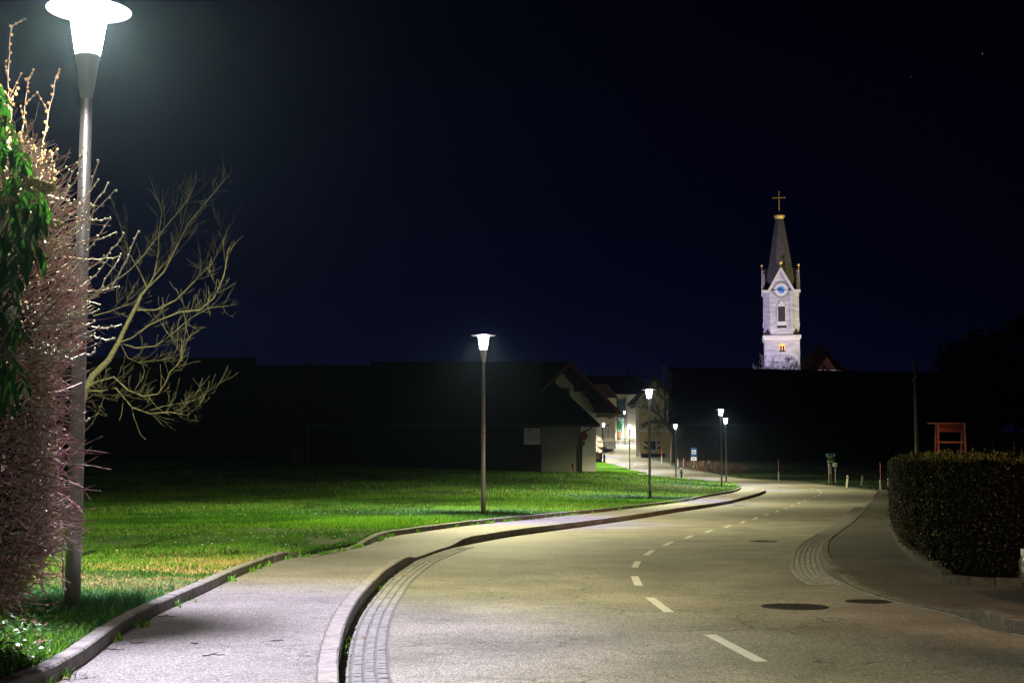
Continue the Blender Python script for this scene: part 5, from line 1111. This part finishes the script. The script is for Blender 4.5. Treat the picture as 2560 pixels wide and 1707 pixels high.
VS = ([-10, 250, 420, 450, 560, 640, 700, 760, 800, 870, 940, 1000, 1050], [0, 8, 60, 95, 125, 105, 55, 50, 62, 50, 45, 70, 25])
stems = []
for k in range(26):
    b = Vector((rnd.uniform(-5.0, -4.1), rnd.uniform(9.4, 10.0), 0)); py = rnd.uniform(300, 950); tip = at(np.interp(py, *VS) - rnd.uniform(20, 110), py, rnd.uniform(9.2, 9.9)); mid = b.lerp(tip, .6) + Vector((-.2, 0, .15)); ms.tube([b - O, mid - O, tip - O], [.014, .011, .006], 6); stems.append(tip)
for k in range(430):
    py = rnd.uniform(240, 1050); px = np.interp(py, *VS) - abs(rnd.gauss(0, 55)) - 6; p = at(px, py - 45, rnd.uniform(9.2, 9.9)); d = Vector((rnd.gauss(.10, .4), rnd.gauss(-.1, .4), rnd.uniform(-1.1, -.1)))
    leaf(m, p - O, d, rnd.uniform(.11, .23), rnd.uniform(.015, .026), rnd, 0 if rnd.random() < .86 else 1, .8)
for (px, py) in ((55, 480), (30, 500), (112, 520), (75, 515), (20, 560), (90, 560), (100, 620), (60, 640), (10, 640)): leaf(m, at(px, py, 9.3) - O, Vector((rnd.gauss(.05, .25), -.15, -1)), .22, .027, rnd, 0, .3)
leaf(m, at(38, 835, 9.1) - O, Vector((1, -.2, -.1)), .13, .032, rnd, 0, .2)
leaf(m, at(42, 928, 9.1) - O, Vector((1, -.2, -.6)), .09, .022, rnd, 1, .2)
leaf(m, at(-6, 385, 9.2) - O, Vector((1, -.1, .25)), .15, .016, rnd, 0, .2); leaf(m, at(-5, 335, 9.2) - O, Vector((.8, -.1, -.8)), .14, .02, rnd, 1, .3)
ms.build('stems', M['twigb'], vb, True); m.build('leaves', [M['leaf'], M['leafb']], vb)
for (cx_, cy_, n_, rr_) in ((88, 460, 130, .075), (118, 468, 110, .06), (72, 452, 60, .05), (12, 498, 60, .05), (5, 300, 60, .06), (140, 560, 60, .05)):
    for _ in range(n_):
        a = rnd.uniform(0, 6.28); q = rr_ * rnd.random() ** .5; p = at(cx_, cy_, 9.3) - O + Vector((math.cos(a) * q, rnd.gauss(0, .03), math.sin(a) * q * .55 - q * q * 2)); mfw.ball(p, .0085, 4)
mfw.build('flower_buds', mat('beige_flower_bud', (.40, .34, .20), .8), vb)
# ---- upright budded shrub behind
ub = thing('budded_shrub', 'upright stems dotted with tan buds standing above the other shrubs', 'shrub', (-5.6, 15.6, 0)); O = ub.location.copy(); rnd = random.Random(9); m = MB(); mb_ = MB()
UT = [((5, 560), (22, 330), (18, 200), (28, 66)), ((40, 560), (55, 330), (60, 260), (68, 200)), ((95, 560), (105, 360), (122, 280), (137, 195)), ((15, 500), (20, 300), (25, 250), (40, 222)), ((20, 300), (5, 240), (2, 215)), ((60, 520), (75, 420), (76, 350)), ((80, 520), (90, 430), (86, 365)), ((95, 560), (120, 460), (128, 380)), ((30, 520), (35, 420), (22, 330), (28, 262)), ((50, 520), (60, 450), (50, 380)), ((110, 520), (128, 450), (134, 410)), ((5, 560), (8, 460), (3, 380)), ((70, 540), (66, 440), (64, 405)), ((20, 540), (30, 440), (45, 395)), ((95, 560), (104, 440), (100, 395)), ((10, 520), (16, 430), (30, 350))]
for lst in UT:
    Yd = rnd.uniform(15.0, 16.2); b = Vector((rnd.uniform(-6.2, -5.0), Yd, 0)); pts = [b] + [at(a + 2, c, Yd) for a, c in lst]; fine = []
    for a, c in zip(pts[:-1], pts[1:]):
        k = max(2, int((c - a).length / .10))
        for j in range(k): fine.append(a.lerp(c, j / k) + Vector((rnd.gauss(0, .008), 0, 0)))
    fine.append(pts[-1]); nn = len(fine); m.tube([p - O for p in fine], [.013 - .008 * i / nn for i in range(nn)], 5, cap=True)
    for i, p in enumerate(fine):
        if i > nn * .45: mb_.ball(p - O + Vector((rnd.choice((-1, 1)) * .016, -.01, 0)), rnd.uniform(.014, .024), 5); 
        if i > nn * .5 and rnd.random() < .30:
            e = wavy(m, p - O, Vector((rnd.gauss(0, .6), rnd.gauss(0, .4), .8)), rnd.uniform(.12, .35), .006, rnd, 3, .1); [mb_.ball(q_, .015, 5) for q_ in e[1:]]
m.build('stems', M['twigb'], ub); mb_.build('buds', M['bud'], ub, True)
# ------------------------------------------------------------------ grass
rs = np.random.RandomState(3)
def blades(name, X, Y, Z, h, w, lean, cols, mats_, az=None, two=True):
    n = len(X); a = rs.uniform(0, 2 * np.pi, n) if az is None else az; ca, sa = np.cos(a), np.sin(a)
    la = rs.uniform(0, 2 * np.pi, n); lx = np.cos(la) * lean * h; ly = np.sin(la) * lean * h
    if two:
        V = np.zeros((n, 5, 3)); 
        V[:, 0] = np.c_[X - ca * w, Y - sa * w, Z]; V[:, 1] = np.c_[X + ca * w, Y + sa * w, Z]
        V[:, 2] = np.c_[X + ca * w * .7 + lx * .35, Y + sa * w * .7 + ly * .35, Z + h * .6]; V[:, 3] = np.c_[X - ca * w * .7 + lx * .35, Y - sa * w * .7 + ly * .35, Z + h * .6]
        V[:, 4] = np.c_[X + lx, Y + ly, Z + h * np.sqrt(np.clip(1 - lean ** 2 * .6, .1, 1))]
        lt = np.tile([4, 3], n); b = np.arange(n)[:, None] * 5; li = (b + np.array([0, 1, 2, 3, 3, 2, 4])).ravel(); mi = np.repeat(cols, 2)
    else:
        V = np.zeros((n, 3, 3)); V[:, 0] = np.c_[X - ca * w, Y - sa * w, Z]; V[:, 1] = np.c_[X + ca * w, Y + sa * w, Z]; V[:, 2] = np.c_[X + lx, Y + ly, Z + h]
        lt = np.full(n, 3); b = np.arange(n)[:, None] * 3; li = (b + np.array([0, 1, 2])).ravel(); mi = cols
    me = bpy.data.meshes.new(name); V = V.reshape(-1, 3); me.vertices.add(len(V)); me.vertices.foreach_set('co', V.ravel())
    me.loops.add(len(li)); me.loops.foreach_set('vertex_index', li.astype(np.int32)); me.polygons.add(len(lt)); st = np.concatenate([[0], np.cumsum(lt)[:-1]])
    me.polygons.foreach_set('loop_start', st.astype(np.int32)); me.polygons.foreach_set('loop_total', lt.astype(np.int32))
    for mm in mats_: me.materials.append(mm)
    me.polygons.foreach_set('material_index', mi.astype(np.int32)); me.update(); me.validate(); o = bpy.data.objects.new(name, me); C.objects.link(o); o['kind'] = 'stuff'; return o
GM = [mat('grass_dark', (.030, .105, .012), .55, trans=.3, spec=.3), mat('grass_mid', (.075, .21, .020), .5, trans=.3, spec=.35), mat('grass_fresh', (.14, .31, .030), .5, trans=.3, spec=.35), mat('grass_lamplit', (.05, .18, .065), .45, trans=.25, spec=.45), mat('straw', (.36, .27, .10), .7), mat('straw_dull', (.22, .16, .055), .8)]
def vnoise(X, Y, s, seed):
    r = np.random.RandomState(seed); o = np.zeros(len(X))
    for k in range(7): a = r.uniform(0, 6.28); f = s * r.uniform(.6, 1.7); o += np.sin((X * math.cos(a) + Y * math.sin(a)) * f + r.uniform(0, 6.28))
    return o / 3.0
mp_ = [(p.x, p.y) for p in meadow_poly]
def scatter(n, y0, y1, xm):
    u = rs.uniform(0, 1, n); Y = 1 / (1 / y0 + u * (1 / y1 - 1 / y0)); X = rs.uniform(-.40, xm, n) * Y; ok = inpoly(X, Y, mp_); return X[ok], Y[ok]
def colours(X, Y):
    n1 = vnoise(X, Y, 1.1, 4); n2 = vnoise(X, Y, .45, 8); c = np.where(rs.uniform(0, 1, len(X)) < .45 + .5 * n1, 1, 0); c = np.where((n2 > .1) & (rs.uniform(0, 1, len(X)) < .45), 2, c)
    d1 = np.hypot(X + 3.9, Y - 14.8); c = np.where((rs.uniform(0, 1, len(X)) < .75 * np.exp(-(d1 / 2.2) ** 2)), 3, c)  # bluish blades paint the first lamp's light into the grass colour
    for lx, ly in ((at(1208, 1290, 47.7).x, 47.7), (at(1625, 1247, 79.1).x, 79.1), (12, 112)):
        c = np.where(rs.uniform(0, 1, len(X)) < .5 * np.exp(-(np.hypot(X - lx, (Y - ly) * .7) / 3.0) ** 2), 3, c)  # the same painted lamplight round the farther lamps
    zone = np.exp(-((Y - 21.5 - .3 * (X + 5)) / 4.0) ** 2) * (X > -7.5) * sm(-1.0, -3.2, X - 0) if False else np.exp(-((Y - 20.5 - .75 * (X + 4.5)) / 3.3) ** 2)
    pn = vnoise(X, Y, 1.6, 15); pn2 = vnoise(X * .5, Y * 2.2, 2.4, 19); ps = np.clip(zone * (.34 + .5 * pn + .45 * pn2), 0, .85); u = rs.uniform(0, 1, len(X)); c = np.where(u < ps, np.where(rs.uniform(0, 1, len(X)) < .6, 4, 5), c)
    c = np.where(rs.uniform(0, 1, len(X)) < .035, 5, c); return c
X, Y = scatter(330000, 11.5, 36, .02); Z = meadow_zv(X, Y); cc = colours(X, Y); hn = vnoise(X, Y, 2.0, 22)
hn3 = vnoise(X, Y, 6.0, 41); h = (.05 + .035 * rs.rand(len(X)) + .03 * np.clip(hn, -1, 1.2) + .05 * np.clip(hn3 - .55, 0, 1)) * np.where(cc == 3, 1.25, 1) * (1 + .0 * Y); ln = rs.uniform(.2, .95, len(X)); ln = np.where(cc >= 4, rs.uniform(.6, 1.0, len(X)), ln)
blades('meadow_grass', X, Y, Z - .01, h * np.where(cc >= 4, 1.15, 1), (.0028 + .00009 * Y) * rs.uniform(.7, 1.4, len(X)), ln, cc, GM)
X, Y = scatter(260000, 36, 150, .22); Z = meadow_zv(X, Y); cc = colours(X, Y)
blades('far_meadow_grass', X, Y, Z - .02, (.07 + .06 * rs.rand(len(X))) * (1 + .004 * Y), (.0012 + .00022 * Y) * rs.uniform(.7, 1.5, len(X)), rs.uniform(.1, .8, len(X)), cc, GM, az=rs.normal(0, .5, len(X)), two=False)
# small lawn
sp_ = [(-4, lawn_pts[0].y + .4)] + [(p.x, p.y) for p in lawn_pts] + [(-4, lawn_pts[-1].y)]
X = rs.uniform(6, 22, 60000); Y = rs.uniform(lawn_pts[0].y, lawn_pts[-1].y, 60000); ok = inpoly(X, Y, sp_); X = X[ok]; Y = Y[ok]
blades('lawn_grass', X, Y, gz(Y), .10 + .08 * rs.rand(len(X)), .05 * rs.uniform(.6, 1.4, len(X)), rs.uniform(.1, .8, len(X)), np.where(rs.rand(len(X)) < .55, 2, 1), GM, az=rs.normal(0, .5, len(X)), two=False)
# verge grass
vp = [(p.x, p.y) for p in verge_poly]; u = rs.uniform(0, 1, 150000); Y = 90 + 110 * u; X = rs.uniform(20, 42, len(Y)); ok = inpoly(X, Y, vp); X = X[ok]; Y = Y[ok]
blades('verge_grass', X, Y, gz(Y) - .17, .10 + .12 * rs.rand(len(X)), .028 * rs.uniform(.6, 1.4, len(X)), rs.uniform(.1, .8, len(X)), np.zeros(len(X), int), [mat('verge_grass_blade', (.008, .028, .004), .7)], az=rs.normal(0, .5, len(X)), two=False)
# weeds and tufts in the joint of the kerb
def along(line, y0, y1, n, seed, offm):
    r = random.Random(seed); L_ = [p for p in resample(line, .12) if y0 < p.y < y1]; out = []
    for _ in range(n):
        i = r.randrange(len(L_) - 1); p = L_[i].lerp(L_[i + 1], r.random()); d = (L_[i + 1] - L_[i]).normalized(); nn = Vector((d.y, -d.x)); out.append((p + nn * offm(r), r))
    return out
XX = []; YY = []
cent = along(outer, 9, 80, 120, 5, lambda r: .02 + r.random() * .02)
for p, r in cent:
    k = r.randint(6, 26)
    for _ in range(k): XX.append(p.x + r.gauss(0, .045)); YY.append(p.y + r.gauss(0, .07))
X = np.array(XX); Y = np.array(YY); Z = np.array([path_z(x, y) for x, y in zip(X, Y)])
blades('kerb_weeds', X, Y, Z, .03 + .09 * rs.rand(len(X)), .004 + .008 * rs.rand(len(X)) + .0001 * Y, rs.uniform(.3, .95, len(X)), np.where(rs.rand(len(X)) < .5, 2, 1), GM)
XX = []; YY = []
for p, r in along(inner, 10, 22, 9, 15, lambda r: .015):
    for _ in range(r.randint(5, 14)): XX.append(p.x + r.gauss(0, .025)); YY.append(p.y + r.gauss(0, .05))
X = np.array(XX); Y = np.array(YY)
blades('kerb_weeds', X, Y, gz(Y) + RZ, .04 + .08 * rs.rand(len(X)), .005 + .004 * rs.rand(len(X)), rs.uniform(.3, .95, len(X)), np.full(len(X), 2), GM)
# grass hanging over the back of the meadow kerb
XX = []; YY = []
for p, r in along(offset(outer, KW), 9, 70, 9000, 25, lambda r: -r.random() * .16): XX.append(p.x); YY.append(p.y)
X = np.array(XX); Y = np.array(YY); cc = colours(X, Y)
blades('kerb_edge_grass', X, Y, meadow_zv(X, Y) - .005, .05 + .07 * rs.rand(len(X)), .003 + .00012 * Y, rs.uniform(.3, .9, len(X)), cc, GM)
# tall tufts round the first lamp, bluish with its painted light
XX = []; YY = []; r = random.Random(4)
for cx_, cy_ in ((-4.35, 14.6), (-4.1, 15.2), (-3.9, 15.6), (-3.2, 15.4), (-3.0, 15.0), (-2.7, 15.7), (-4.6, 14.2), (-3.5, 16.1), (-2.9, 16.4), (-4.2, 13.9), (-2.3, 16.3)):
    for _ in range(260): XX.append(cx_ + r.gauss(0, .17)); YY.append(cy_ + r.gauss(0, .17))
X = np.array(XX); Y = np.array(YY); ok = inpoly(X, Y, mp_); X = X[ok]; Y = Y[ok]
blades('tall_grass', X, Y, meadow_zv(X, Y), .12 + .12 * rs.rand(len(X)), .0045 * rs.uniform(.7, 1.3, len(X)), rs.uniform(.2, .9, len(X)), np.where(rs.rand(len(X)) < .8, 3, 0), GM)
# ground cover in the lower left corner: broad small leaves, pale withered ones, twigs
gc = MB(); rnd = random.Random(31); X, Y = rs.uniform(-6.5, -3.0, 9000), rs.uniform(9.2, 13.9, 9000); ok = inpoly(X, Y, mp_); X = X[ok]; Y = Y[ok]; Zg = meadow_zv(X, Y)
dk = np.array([bdist(X, Y)]).ravel()
for x, y, z, d in zip(X, Y, Zg, dk):
    if d < .05 or (y > 13.0 and rnd.random() < .6): continue
    hh = rnd.random() ** 1.5 * .16 * min(1, d * 2); mi = 0 if rnd.random() < .72 else (1 if rnd.random() < .14 else 2); leaf(gc, Vector((x, y, z + hh)), Vector((rnd.gauss(0, 1), rnd.gauss(0, 1), rnd.uniform(-.2, .7))), rnd.uniform(.03, .085), rnd.uniform(.010, .024), rnd, mi, .5)
gc.build('ground_cover', [M['ivy'], M['leafb'], M['brownleaf']])['kind'] = 'stuff'
X, Y = rs.uniform(-6.5, -2.9, 9000), rs.uniform(9.2, 14.2, 9000); ok = inpoly(X, Y, mp_); X = X[ok]; Y = Y[ok]
blades('corner_grass', X, Y, meadow_zv(X, Y), .06 + .12 * rs.rand(len(X)), .004 * rs.uniform(.7, 1.5, len(X)), rs.uniform(.3, .95, len(X)), np.where(rs.rand(len(X)) < .5, 2, 1), GM)
# small white daisies far apart
X, Y = scatter(160, 24, 70, .1); dm = MB()
for x, y, z in zip(X, Y, meadow_zv(X, Y)): s = .010 + .0004 * y; dm.add([(x - s, y, z + .075), (x, y - s, z + .07), (x + s, y, z + .075), (x, y + s, z + .085)], [(0, 1, 2, 3)])
dm.build('daisies', M['signw'])['kind'] = 'stuff'
# fallen twigs and leaves on the path and in the gutter
def litter(px, py, off, L_, ang, label, kind='twig'):
    q = hit(px, py, off); z = q.z + .006; r = random.Random(int(px)); m = MB()
    if kind == 'twig':
        d = Vector((math.cos(ang), math.sin(ang), 0)); pts = [d * (L_ * (i / 5 - .5)) + Vector((r.gauss(0, .008), r.gauss(0, .008), .004 + abs(r.gauss(0, .006)))) for i in range(6)]; m.tube(pts, [.006, .0055, .005, .0045, .004, .003], 5); m.tube([pts[2], pts[2] + Vector((.04, .05, .01))], [.004, .002], 4)
        o = m.build('fallen_twig', M['twigb'], None); o.location = (q.x, q.y, z); tag(o, label, 'twig', 'fallen twigs on the paving')
    else:
        for _ in range(9): leaf(m, Vector((r.gauss(0, L_ * .4), r.gauss(0, .05), .01)), Vector((r.gauss(0, 1), r.gauss(0, 1), .2)), .05, .014, r, 0, .3)
        o = m.build('leaf_litter', M['brownleaf'], None); o.location = (q.x, q.y, z); o['kind'] = 'stuff'
litter(412, 1543, -.1, .22, .2, 'pale fallen twig by the meadow kerb, up the path'); litter(284, 1627, -.1, .20, -.2, 'fallen twig nearest the meadow kerb at the bottom left'); litter(343, 1610, -.1, .14, .1, 'thin fallen twig at the near edge of the lamp shadow'); litter(533, 1641, -.1, .16, .1, 'dark fallen twig alone in the middle of the footpath'); litter(694, 1604, -.1, .10, 0, 'tiny dark twig on the footpath toward the road kerb'); litter(485, 1611, -.1, .07, 0, 'shortest dark twig on the footpath')
litter(985, 1443, RZ, .30, 0, '', 'leaf'); litter(930, 1498, RZ, .3, 0, '', 'leaf'); litter(1035, 1415, RZ, .2, 0, '', 'leaf'); litter(885, 1598, RZ, .16, 0, '', 'leaf'); litter(170, 1695, -.1, .2, 0, '', 'leaf'); litter(1320, 1336, RZ, .2, 0, '', 'leaf')
HAZE = 0.00010
# ------------------------------------------------------------------ thin night haze
m = MB(); m.box(-420, 420, -30, 420, -3, 75)
hm = bpy.data.materials.new('haze_air'); hm.use_nodes = True; t = hm.node_tree; t.nodes.clear(); oo = N(t, 'ShaderNodeOutputMaterial'); vv = N(t, 'ShaderNodeVolumePrincipled')
vv.inputs['Color'].default_value = (.38, .60, 1, 1); vv.inputs['Density'].default_value = HAZE; vv.inputs['Anisotropy'].default_value = .88; t.links.new(vv.outputs[0], oo.inputs['Volume'])
ho = m.build('haze', hm); ho['kind'] = 'stuff'
